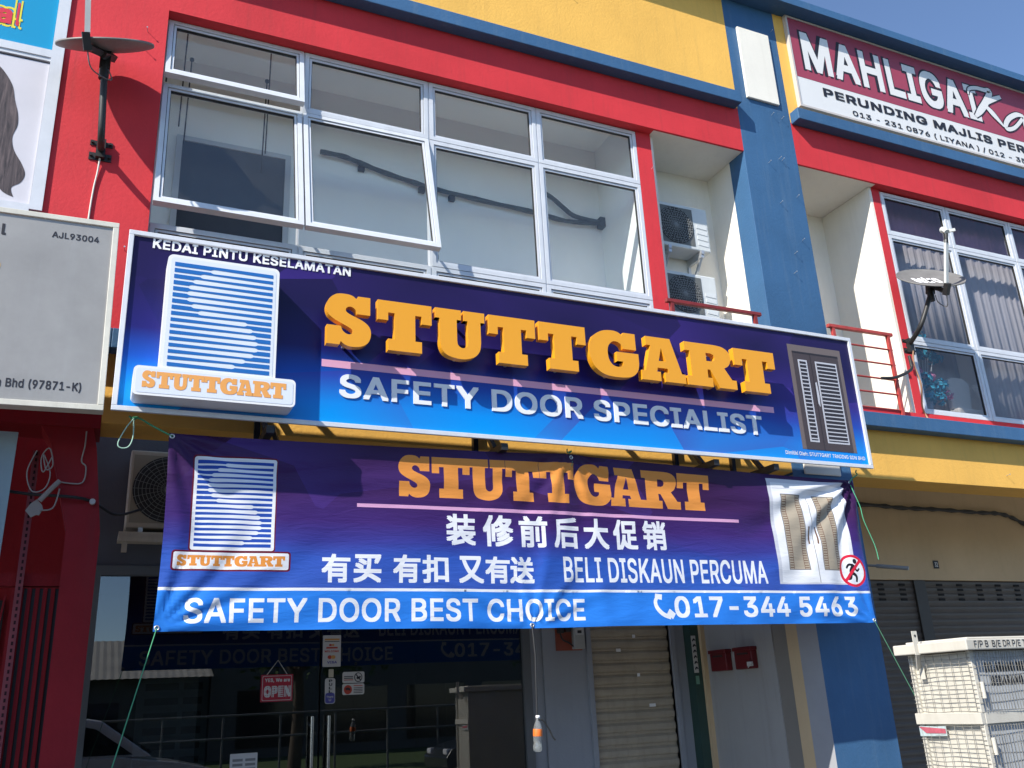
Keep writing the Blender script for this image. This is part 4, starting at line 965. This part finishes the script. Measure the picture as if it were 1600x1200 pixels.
# ---------------------------------------------------------------- things behind the right windows
cur = thing('curtain', 'grey pleated curtains hanging behind the right shop windows', 'curtain', (10.4,1.03,4.3))
CURT = mat('sheer_grey_curtain', (.58,.56,.55), .9, var=.05)
def pleat(x0, x1, z0, z1, y, mt, amp=.035, parent=None, name='drape'):
    m = MB(); n = int((x1-x0)/.012); vs = []
    for i in range(n+1):
        x = x0+(x1-x0)*i/n; yy = y+amp*math.sin(x*52+1.5*math.sin(x*7))+.4*amp*math.sin(x*131)
        vs += [(x,yy,z0),(x,yy*1.0+.3*(yy-y),(z0+z1)/2),(x,y+.5*(yy-y),z1)]
    m.add(vs, [(3*i+j,3*i+3+j,3*i+4+j,3*i+1+j) for i in range(n) for j in (0,1)], 0, True)
    o = m.build(name, mt, parent); so_ = o.modifiers.new('thick','SOLIDIFY'); so_.thickness = .003; return o
pleat(8.92,13.2,4.25,6.45,.90,CURT,.010,parent=cur); pleat(7.75,8.90,5.08,6.45,.90,CURT,.010,parent=cur); pleat(7.75,8.90,4.16,5.20,1.12,CURT,.012,parent=cur)
val = pleat(7.72,13.3,6.36,7.1,.97,mat('dusty_purple_cloth', (.55,.27,.40), .85, var=.1),.008,None,'pelmet'); tag(val,'dusty purple pelmet cloth behind the top panes of the right shop','pelmet')
fl = thing('flower_arrangement', 'blue and pink silk flowers in a glass vase inside the right shop window', 'flowers', (8.05,0.94,4.16))
MB().lathe([(.0,0),(.07,.0),(.075,.02),(.055,.15),(.07,.30),(.066,.30),(.05,.15),(.068,.03),(.0,.02)], Matrix.Translation((8.05,0.94,4.16)), 0, 20).build('vase', mat('pale_glass', (.45,.5,.5), .15), fl)
def petals(name, centers, mt, s):
    m = MB()
    for c in centers:
        for k in range(40):
            d = Vector((random.gauss(0,1),random.gauss(0,1),random.gauss(0,1))).normalized(); p = Vector(c)+d*s*random.uniform(.5,1)
            u = d.orthogonal().normalized(); u.rotate(Matrix.Rotation(random.uniform(0,6.28),3,d)); v = d.cross(u); e = s*.38
            m.add([p-u*e, p-v*e*.6+d*e*.3, p+u*e, p+v*e*.6+d*e*.3], [(0,1,2,3)])
    return m.build(name, mt, fl)
petals('blue_bloom', [(7.90,.90,4.60),(8.02,.88,4.70),(8.14,.90,4.62),(8.27,.89,4.66),(8.06,.90,4.50),(7.90,.92,4.76),(8.20,.90,4.50),(8.0,.91,5.02),(8.16,.90,5.04),(8.30,.92,5.0),(8.1,.90,5.20),(7.88,.9,5.05)], mat('silk_blue', (.06,.45,.60), .7, var=.4, vscale=25), .085)
petals('pink_bloom', [(8.0,.90,5.22),(8.24,.90,5.16),(7.96,.9,4.80),(8.36,.90,4.56),(8.12,.88,4.74)], mat('silk_pink', (.75,.30,.48), .7, var=.3, vscale=25), .06)
m = MB()
for k in range(7): m.tube([(8.05,0.95,4.4),(7.95+.05*k,.92,4.95+.03*(k%3))], .006, n=5)
m.build('stem', mat('stem_white', (.6,.62,.6), .5), fl)
ch_ = thing('armchair', 'cream upholstered armchair seen through the lower right window', 'chair', (8.75,1.15,4.15))
CU = mat('cream_upholstery', (.86,.82,.70), .7, var=.06)
ch_.location = (8.62,.93,4.15); ch_['_o'] = (8.62,.93,4.15)
m = MB().prism([(8.44,4.42),(8.74,4.40),(8.80,4.74),(8.72,4.80),(8.50,4.80),(8.42,4.74)], .93,1.0); m.build('backrest', CU, ch_, bevel=.03)
MB().box(8.44,8.98,.86,1.0,4.33,4.42).build('seat', CU, ch_, bevel=.02)
MB().tube(smooth_path([(8.80,.90,4.72),(8.86,.89,4.60),(8.95,.88,4.50),(8.97,.88,4.36)],5),.022,n=8).build('armrest', CU, ch_)
for xx in (8.47,8.93): MB().tube([(xx,.93,4.34),(xx+.02,.93,4.16)],.02,n=8).build('leg', CU, ch_)

# ---------------------------------------------------------------- shopfront small things
os_ = thing('hanging_sign', 'red hanging sign saying open inside the glass shopfront', 'sign', (1.486,SF-.01,1.70))
m = MB().box(1.355,1.617,SF-.016,SF-.008,1.70,1.914,0)
a = Art().rrect(1.365,1.709,1.607,1.905,.012,1,1).rrect(1.369,1.713,1.603,1.901,.010,0,2).text('YES, We are',1.385,1.850,1.592,1.885,1,3,.03).text('OPEN',1.380,1.735,1.600,1.825,1,3,.055); a.to(m,SF-.016)
m.build('board', [mat('sign_red', (.42,.02,.045), .4), mat('sign_white', (.62,.63,.63), .4)], os_)
MB().tube([(1.40,SF-.010,1.912),(1.49,SF-.006,2.03),(1.57,SF-.010,1.912)], .003, n=5).build('string', WHITECORD, os_)
def sticker(name, label, x0, z0, x1, z1, mats, draw, r=.006, cat='sticker'):
    m = MB(); y = SF-.0; a0 = Art().rrect(x0,z0,x1,z1,r,0,0); a0.to(m,y+.008)
    a = Art(); draw(a); a.to(m, y+.008, .0012); return tag(m.build(name, mats, None, ((x0+x1)/2,y,z0)), label, cat)
SW = mat('sticker_white', (.55,.54,.52), .4); SK = mat('sticker_black', (.02,.02,.03), .4); SR = mat('sticker_red', (.45,.05,.03), .4); SB = mat('sticker_blue', (.07,.07,.30), .4); SO = mat('sticker_orange', (.6,.3,.08), .4)
def d1(a):
    a.rect(1.885,2.185,2.015,2.20,4,1).rect(1.885,2.172,2.015,2.178,1,1).text('WELCOME',1.885,2.085,2.012,2.102,2,1,.03)
    a.poly(arc(1.936,2.146,.013,.009,0,359,14),2,1).poly(arc(1.958,2.146,.013,.009,0,359,14),4,2).rect(1.90,2.116,2.0,2.130,2,1)
    a.poly(arc(1.932,2.045,.02,.016,0,359,14),2,1).poly(arc(1.962,2.045,.02,.016,0,359,14),4,2).text('VISA',1.91,1.992,1.995,2.012,3,1,.03)
sticker('card_sticker', 'tall white card payment sticker at the top of the glass door', 1.870,1.965,2.028,2.228, [SW,SK,SR,SB,SO], d1)
def d2(a):
    a.rrect(1.899,1.668,1.980,1.752,.02,3,1)
    for k, c in enumerate('PULL'): a.text(c,1.928,1.838-.029*k,1.958,1.860-.029*k,1,2,.03)
    a.text('Thank',1.91,1.712,1.97,1.728,0,2,.02).text('U',1.93,1.685,1.95,1.705,0,2,.02)
sticker('pull_sticker', 'white and blue rounded pull sticker above the door handle', 1.895,1.664,1.984,1.872, [SW,SK,SR,SB], d2, .02)
sticker('paper_scrap', 'small cream paper scrap stuck above the pull sticker', 1.925,1.878,1.968,1.945, [mat('cream_paper',(.5,.46,.34),.6)], lambda a: a)
def d3(a):
    a.poly(arc(2.185,1.872,.036,.040,0,359,20),1,1).poly(arc(2.185,1.872,.029,.033,0,359,20),0,2).stroke([(2.165,1.895),(2.205,1.848)],[.005,.005],1,3,2).stroke([(2.17,1.865),(2.19,1.868),(2.205,1.88)],[.008,.009,.006],1,3)
    for k in range(3): a.rect(2.06,1.848+.014*k,2.14,1.855+.014*k,1 if k else 2,1)
sticker('notice_sticker', 'white sticker with a struck out black circle on the glass door', 2.046,1.826,2.240,1.918, [SW,SK,SR], d3, .015)
def d4(a):
    a.poly(arc(2.095,1.772,.036,.038,0,359,20),2,1).stroke([(2.075,1.775),(2.095,1.78),(2.115,1.77)],[.008,.010,.008],1,2)
    a.rect(2.145,1.80,2.225,1.806,2,1)
    for k in range(4): a.rect(2.145,1.743+.013*k,2.225,1.748+.013*k,1,1)
sticker('notice_sticker', 'white sticker with a solid red circle on the glass door', 2.046,1.730,2.240,1.820, [SW,SK,SR], d4, .015)
def d5(a):
    for i in range(2):
        for k in range(6): a.rect(1.16+.10*i,1.08+.035*k,1.24+.10*i,1.10+.035*k,1,1)
sticker('paper_notice', 'printed white paper notice stuck low on the shop glass', 1.14,1.02,1.355,1.315, [SW,mat('print_grey',(.2,.2,.2),.5)], d5)
nb = thing('notice_board', 'tall grey price chart standing inside the dark shop', 'chart', (.75,2.75,0))
m = MB().box(.42,.98,2.72,2.75,.55,1.98,0); a = Art()
for k in range(11): z = .68+.115*k; a.rect(.48,z,.74,z+.055,1,1).rect(.78,z,.93,z+.055,1,1)
a.to(m,2.72); m.build('board', [mat('chart_grey',(.42,.42,.42),.5), mat('chart_dark',(.08,.08,.085),.5)], nb)
MB().box(.5,.9,2.76,2.9,0,.56).build('stand', BLACK, nb)
em = thing('electric_meter', 'electric meter and orange cutout board on the grey wall below the banner', 'electric meter', (4.25,SF,2.04))
MB().box(4.12,4.40,SF-.02,SF-.002,2.05,2.36).build('backboard', mat('orange_board', (.25,.055,.03), .6, var=.2), em)
MB().box(4.285,4.40,SF-.085,SF-.021,2.06,2.27).build('meter', mat('meter_grey', (.34,.34,.32), .5), em, bevel=.008)
m = MB().box(4.30,4.385,SF-.089,SF-.0855,2.19,2.255,0).box(4.32,4.365,SF-.091,SF-.0895,2.205,2.232,1); m.build('dial', [mat('dial_white',(.5,.5,.48),.3), BLACK], em)
MB().box(4.13,4.19,SF-.07,SF-.021,2.21,2.30).box(4.20,4.265,SF-.07,SF-.021,2.22,2.30).build('fuse_holder', BLACK, em, bevel=.006)
m = MB().tube(smooth_path([(4.15,SF-.05,2.22),(4.17,SF-.06,2.15),(4.24,SF-.05,2.12),(4.31,SF-.05,2.07)],5),.008,n=6).tube([(4.2,SF-.04,2.30),(4.2,SF-.04,2.75)],.012,n=6); m.build('wiring', BLACK, em)
for y0, lb in ((1.84,'dark red mailbox on the grey side wall, the further left one'),(1.45,'dark red mailbox on the grey side wall, nearer the blue pillar')):
    mbx = thing('mailbox', lb, 'mailbox', (5.74,y0+.15,1.80), 'mailboxes on the side wall'); MR = mat('mailbox_red', (.12,.006,.010), .45, var=.15, vscale=8)
    m = MB(); pr = [(y0,1.80),(y0+.26,1.80),(y0+.26,1.96),(y0+.24,1.99),(y0+.02,1.99),(y0,1.96)]
    vs = [(xx,a_,b_) for xx in (5.68,5.748) for a_, b_ in pr]; n = 6
    m.add(vs, [tuple(reversed(range(n))), tuple(range(n,2*n))]+[(i,(i+1)%n,(i+1)%n+n,i+n) for i in range(n)]); m.build('box', MR, mbx, bevel=.008)
    MB().box(5.665,5.75,y0-.008,y0+.268,1.965,2.00).build('lid', MR, mbx, bevel=.006)
    MB().box(5.674,5.68,y0+.05,y0+.21,1.93,1.945).build('slot', BLACK, mbx)
tag(MB().add([(5.66,1.42,1.86),(5.63,1.38,1.85),(5.66,1.50,1.80),(5.68,1.52,1.83)],[(0,1,2,3)]).box(5.655,5.68,1.44,1.50,1.82,1.86).build('letter', SW, None, (5.6,1.45,1.82)), 'white letter sticking out of the nearer red mailbox', 'letter')
m = MB().box(5.603,5.655,SF-.126,SF-.1215,1.80,2.16,0); a = Art()
for k in range(6): a.stroke([(5.612,1.83+.055*k),(5.63,1.85+.055*k),(5.648,1.835+.055*k)],[.006,.009,.005],1,1)
a.rect(5.608,1.69,5.65,1.77,2,0); a.to(m,SF-.128)
tag(m.build('torn_sticker', [SW,SK,mat('sticker_green',(.15,.3,.22),.5)], None, (5.63,SF-.12,1.7)), 'torn white stickers with dark marks on the green entrance post', 'sticker')
tag(MB().tube([(6.60,1.5,2.80),(6.95,.98,2.695)], .012, n=8).tube([(6.95,.98,2.695),(7.12,.75,2.64)], .02, n=10).build('pipe', mat('grey_pipe', (.25,.24,.22), .5), None, (7.0,1.2,2.7)), 'thin grey pipe sticking out past the right end of the banner', 'pipe')
tag(MB().tube([(.02,2.38,2.05),(.0,2.0,2.95),(-.02,1.6,3.25)], .0).tube([(-.05,.55,2.93),(-.05,.75,2.95)], .018, n=12).build('pipe', mat('pale_pipe', (.45,.42,.40), .5), None, (-.05,.6,2.93)), 'short pale pipe stub poking out of the red pier', 'pipe')
tag(MB().tube(smooth_path([(-.40,.55,3.24),(-.44,.55,3.10),(-.40,.55,2.98),(-.33,.55,3.0),(-.31,.55,3.10),(-.36,.55,3.22),(-.335,.54,3.12),(-.30,.54,3.15),(-.33,.55,3.26),(-.37,.56,3.2),(-.35,.54,3.1),(-.31,.54,3.2)],6), .004, n=6).build('cable_loop', DIMCORD, None, (-.36,.55,3.0)), 'coiled white cable loop hanging at the top of the pink post', 'cable')
tag(MB().tube(smooth_path([(-.13,F-.01,3.40),(-.13,F-.012,3.30),(-.14,F-.012,3.2),(-.11,F-.012,3.16),(-.12,F-.012,3.06),(-.2,F-.012,3.05),(-.27,F-.012,3.06)],5), .0045, n=6).build('cable', DIMCORD, None, (-.13,F,3.05)), 'thin white cable bent along the top of the red pier', 'cable')
m = MB().prism([(-.37+.045*math.cos(k*.7)*(1+.25*math.sin(k*2.9)),2.87+.05*math.sin(k*.7)*(1+.25*math.cos(k*3.1))) for k in range(9)], .555,.565)
m.tube(smooth_path([(-.35,.55,2.92),(-.29,.54,3.0),(-.25,.54,3.05)],4), .016, n=8).tube(smooth_path([(-.34,.55,2.86),(-.27,.55,2.88),(-.245,.54,3.0)],5),.005,n=5)
tag(m.build('conduit_stub', mat('chalky_white', (.30,.26,.23), .8, var=.15), None, (-.35,.56,2.85)), 'chalky white conduit stub with splattered filler beside the pink post', 'conduit')
tag(MB().tube(smooth_path([(-1.0,.7,3.1),(-.5,.7,3.0),(-.1,.58,2.95),(.1,1.2,2.98),(.3,2.05,3.2)],6), .010, n=6).build('cable', BLACKCORD, None, (-.1,.7,2.95)), 'dark cable sagging from the red pier to the aged air conditioner', 'cable')

# ---------------------------------------------------------------- white mesh cabinet at the lower right
cg = thing('cabinet_cage', 'white sheet metal cabinet wrapped in wire mesh on the pavement at the lower right', 'utility cabinet', (5.2,-1.55,0))
CGW = mat('cabinet_white', (.54,.51,.44), .55, var=.08, vscale=4, streak=.3, streakcol=(.3,.25,.18)); CGG = mat('cabinet_white_shaded', (.42,.44,.46), .5, var=.06, vscale=4, streak=.15); WIRE = mat('mesh_wire', (.26,.245,.21), .5, var=.15)  # front panel gets a greyer copy of the white for its weaker light
cx0, cx1, cy0, cy1 = 4.68, 5.9, -1.79, -1.33
m = MB().box(cx0+.02,cx1-.02,cy0+.02,cy1-.02,-.14,1.76,0,{2:1}); a = Art().text('DILARANG MENAMPAL',cx0+.12,1.640,cx0+.66,1.695,2,0,.05).text('SEBARANG POSTER',cx0+.15,1.565,cx0+.64,1.62,2,0,.05); a.to(m,cy0+.018); m.build('body', [CGW,CGG,PBLACK], cg)
m = MB().box(cx0-.07,cx1+.05,cy0-.05,cy1+.04,1.765,1.825,0).box(cx0+.0,cx1,cy0+.0,cy1,1.825,1.84,0); m.build('roof_plate', CGW, cg, bevel=.006)
m = MB()
for ax in (cx0,cx1-.03):
    for ay in (cy0,cy1-.03): m.box(ax,ax+.03,ay,ay+.03,-.15,1.765)
m.box(cx0+.02,cx1-.03,cy0-.004,cy0+.025,1.362,1.425).box(cx0-.014,cx0+.02,cy0-.002,cy1+.012,1.362,1.425).box(cx0+.03,cx1-.03,cy0-.004,cy0+.02,-.1,-.04)
m.build('corner_angle', CGW, cg, bevel=.003)
m = MB()
for z0_, z1_ in ((-.02,1.355),(1.43,1.755)):
    n = int((z1_-z0_)/.0245)
    for k in range(n+1):
        z = z0_+k*.0245; ph_ = random.uniform(0,6)
        pts = [(cx0-.006-.004*math.sin(ph_+i*.9), cy0+(cy1-cy0)*i/10, z+.003*math.sin(ph_+i*1.1)) for i in range(11)]; m.tube(pts,.0017,n=4,cap=False)
        if k % 2: continue
        pts = [(cx0+(cx1-cx0)*i/20, cy0-.008-.005*math.sin(ph_+i*.7), z+.004*math.sin(ph_+i*.8)) for i in range(21)]; m.tube(pts,.0017,n=4,cap=False)
    for i in range(8): y = cy0+.02+(cy1-cy0-.04)*i/7; m.tube([(cx0-.009,y,z0_),(cx0-.009,y,z1_)],.0017,n=4,cap=False)
    for i in range(50): x = cx0+.03+(cx1-cx0-.05)*i/49; m.tube([(x,cy0-.013+.003*math.sin(i),z0_),(x,cy0-.013-.003*math.sin(i),z1_)],.0017,n=4,cap=False)
m.build('wire_mesh', WIRE, cg)
m = MB().box(cx0-.02,cx0+.03,cy0+.22,cy0+.225,1.70,1.90,0); m = MB().box(cx0-.10,cx0-.06,cy1-.16,cy1-.155,1.76,1.90).bar((cx0-.08,cy1-.157,1.77),(cx0-.03,cy1-.10,1.68),.04,.006).box(cx0-.012,cx0-.009,cy1-.12,cy1-.085,1.62,1.70)
m.lathe([(0,0),(.008,0)], Matrix.Translation((cx0-.08,cy1-.162,1.872)) @ Matrix.Rotation(R(90),4,'X'), 1, 12)
m.build('lock_tab', [CGW, BLACK], cg)
for z in (1.50,1.20): MB().tube([(cx0+.035,cy0-.012,z),(cx0+.035,cy0-.012,z+.09)],.012,n=8).build('hinge', CGW, cg)
m = MB(); a = Art().text('F/P B  B/E DR P/E TMN',cx0-.01,1.774,cx0+.50,1.818,0,0,.006); a.to(m,cy0-.052); m.build('lettering', PBLACK, cg)
m = MB(); m.add([(cx0-.010,cy1-.0,1.295),(cx0-.010,cy1-.20,1.298),(cx0-.010,cy1-.20,1.352),(cx0-.010,cy1-.0,1.352)],[(0,1,2,3)],0).add([(cx0-.012,cy1-.05,1.312),(cx0-.012,cy1-.195,1.312),(cx0-.012,cy1-.195,1.338),(cx0-.012,cy1-.0,1.35)],[(0,1,2,3)],1)
m.build('worn_sticker', [mat('worn_blue',(.40,.48,.48),.6,var=.2,vscale=20), mat('worn_red',(.42,.09,.12),.6,var=.3,vscale=20)], cg)

# ---------------------------------------------------------------- across the road (seen mirrored in the shop glass)
def car(label, x, y, body, flip=1, sc=1):
    """side profile along x, nose towards +x when flip = 1"""
    t = thing('parked_car', label, 'car', (x,y,-.15)); bmt = mat('car_'+body[0], body[1], .25, coat=.8)
    P = lambda pts: [(x+flip*a*sc, b*sc-.15) for a, b in (pts if flip > 0 else reversed(pts))]
    w = .86*sc
    low = [(-2.1,.35),(-2.15,.7),(-2.05,1.0),(-1.0,1.02),(.55,1.0),(1.4,.88),(1.95,.75),(2.1,.55),(2.08,.32)]
    MB().prism(P(list(reversed(low))), y-w, y+w).build('body', bmt, t, bevel=.07)
    cab = [(-1.95,1.0),(-1.80,1.48),(-1.5,1.62),(-.2,1.64),(.25,1.55),(1.05,.98)]
    MB().prism(P(list(reversed(cab))), y-w+.10, y+w-.10).build('cabin', bmt, t, bevel=.06)
    g = MB()
    for q in ([(-1.70,1.07),(-1.58,1.45),(-.72,1.50),(-.72,1.05)],[(-.64,1.05),(-.64,1.50),(-.2,1.51),(.18,1.43),(.75,1.03)]):
        for yy in (y-w+.085,y+w-.105): g.prism(P(list(reversed(q))), yy, yy+.02)
    g.prism(P(list(reversed([(.30,1.50),(.34,1.535),(1.03,1.05),(1.0,1.01)]))), y-w+.2, y+w-.2)
    g.build('car_window', mat('car_glass', (.012,.014,.016), .08), t)
    for wx in (-1.35,1.30):
        for wy in (y-w-.01,y+w-.19):
            M = Matrix.Translation((x+flip*wx*sc,wy+.1,.17)) @ Matrix.Rotation(R(90),4,'X')
            wh = MB().lathe([(.0,.1),(.2,.1),(.31,.09),(.32,.05),(.32,-.05),(.31,-.09),(.2,-.1),(0,-.1)], M, 0, 28).build('wheel', mat('tyre', (.02,.02,.02), .8), t)
            MB().lathe([(.0,.115),(.18,.105),(.2,.1)], M, 0, 5).lathe([(.0,-.115),(.18,-.105),(.2,-.1)], M, 0, 5).build('rim', ALUS, wh)
    for yy in (y-w+.12,y+w-.4): MB().box(*sorted((x+flip*1.93,x+flip*2.06)),yy,yy+.28,.46,.60).build('headlight', mat('lamp_glass',(.7,.7,.72),.1), t, bevel=.03)
car('white hatchback parked across the road behind the viewer, mirrored in the shop glass', .1,-9.4, ('white',(.72,.72,.72)), 1, 1.15)
car('dark hatchback parked further right across the road, mirrored in the shop glass', 10.4,-12.9, ('charcoal',(.03,.033,.036)), -1)
FENCE = mat('fence_grey', (.16,.16,.155), .6)
fe = thing('fence', 'long metal pipe fence along the grass verge across the road', 'fence', (0,-16,-.08))
m = MB()
for z in (1.05,1.62): MB().tube([(-14,-16,z),(26,-16,z)], .03, n=8).build('rail', FENCE, fe)
m = MB()
for k in range(27): m.tube([(-13+1.5*k,-16,-.1),(-13+1.5*k,-16,1.65)], .03, n=8)
o_ = m.build('fence_post', FENCE, fe); tag(o_, kind='stuff')
wh_ = thing('warehouse', 'low warehouse with a ribbed metal roof across the road', 'warehouse', (-5,-34,-.1))
MB().box(-16,4.3,-40,-30,-.1,3.2).build('wall', mat('warehouse_wall', (.09,.09,.09), .8, var=.15), wh_)
m = MB(); n = 150
vs = []
for i in range(n+1):
    x = -16.4+21.2*i/n; b_ = .022*(i%2)
    vs += [(x,-29.3,3.15+b_),(x,-35,5.0+b_),(x,-40.6,3.15+b_)]
m.add(vs, [(3*i+j,3*i+3+j,3*i+4+j,3*i+1+j) for i in range(n) for j in (0,1)]); m.build('roof', mat('tin_roof', (.46,.42,.36), .5, var=.15, vscale=.8), wh_)
m = MB()
for k in range(6): m.box(-15+3*k,-13.6+3*k,-30.02,-29.98,.9,2.3)
m.build('window', mat('car_glass', (.012,.014,.016), .08), wh_)
sh_ = thing('shop_block', 'long dark two storey shop block across the road', 'building', (24,-36,-.1))
MB().box(4.9,40,-42,-31,-.1,7).build('wall', mat('block_wall', (.10,.10,.10), .8, var=.1), sh_)
m = MB()
for k in range(8):
    for z in (.3,4.0): m.box(6+3.7*k,8.8+3.7*k,-31.02,-30.98,z,z+2.3)
m.build('window', mat('car_glass', (.012,.014,.016), .08), sh_)
LEAF = mat('leaf_green', (.045,.085,.02), .8, var=.45, vscale=3); BARK = mat('bark_brown', (.09,.065,.045), .9, var=.3)
for k, (tx, ty, th_, lb) in enumerate([(6.2,-20,6.5,'broad green tree beyond the pipe fence between warehouse and shop block'),(16.5,-22,7.5,'taller green tree beyond the pipe fence before the shop block'),(-9.5,-21,5.5,'small green tree beyond the fence before the warehouse')]):
    t = thing('tree', lb, 'tree', (tx,ty,-.08), 'trees across the road')
    tr_ = MB().tube(smooth_path([(tx,ty,-.1),(tx+.1,ty,th_*.3),(tx-.05,ty+.1,th_*.6)],4), [.22-.012*i for i in range(9)], n=8)
    for q in range(5):
        a_ = q*1.26; tr_.tube([(tx,ty,th_*.4),(tx+1.3*math.cos(a_),ty+1.3*math.sin(a_),th_*.72)], [.09,.03], n=6)
    tr_.build('trunk', BARK, t)
    lv = MB(); cl = [(tx+random.gauss(0,1.1),ty+random.gauss(0,1.1),th_*.72+random.gauss(0,.8)) for _ in range(16)]
    for c in cl:
        for _ in range(150):
            p = Vector(c)+Vector((random.gauss(0,.42),random.gauss(0,.42),random.gauss(0,.34))); u = Vector((random.gauss(0,1),random.gauss(0,1),random.gauss(0,1))).normalized(); v = u.orthogonal().normalized(); e = random.uniform(.09,.17)
            lv.add([p-u*e,p+v*e*.5,p+u*e,p-v*e*.5],[(0,1,2,3)])
    lv.build('crown', LEAF, t)
for o in bpy.data.objects:
    if '_o' in o: del o['_o']
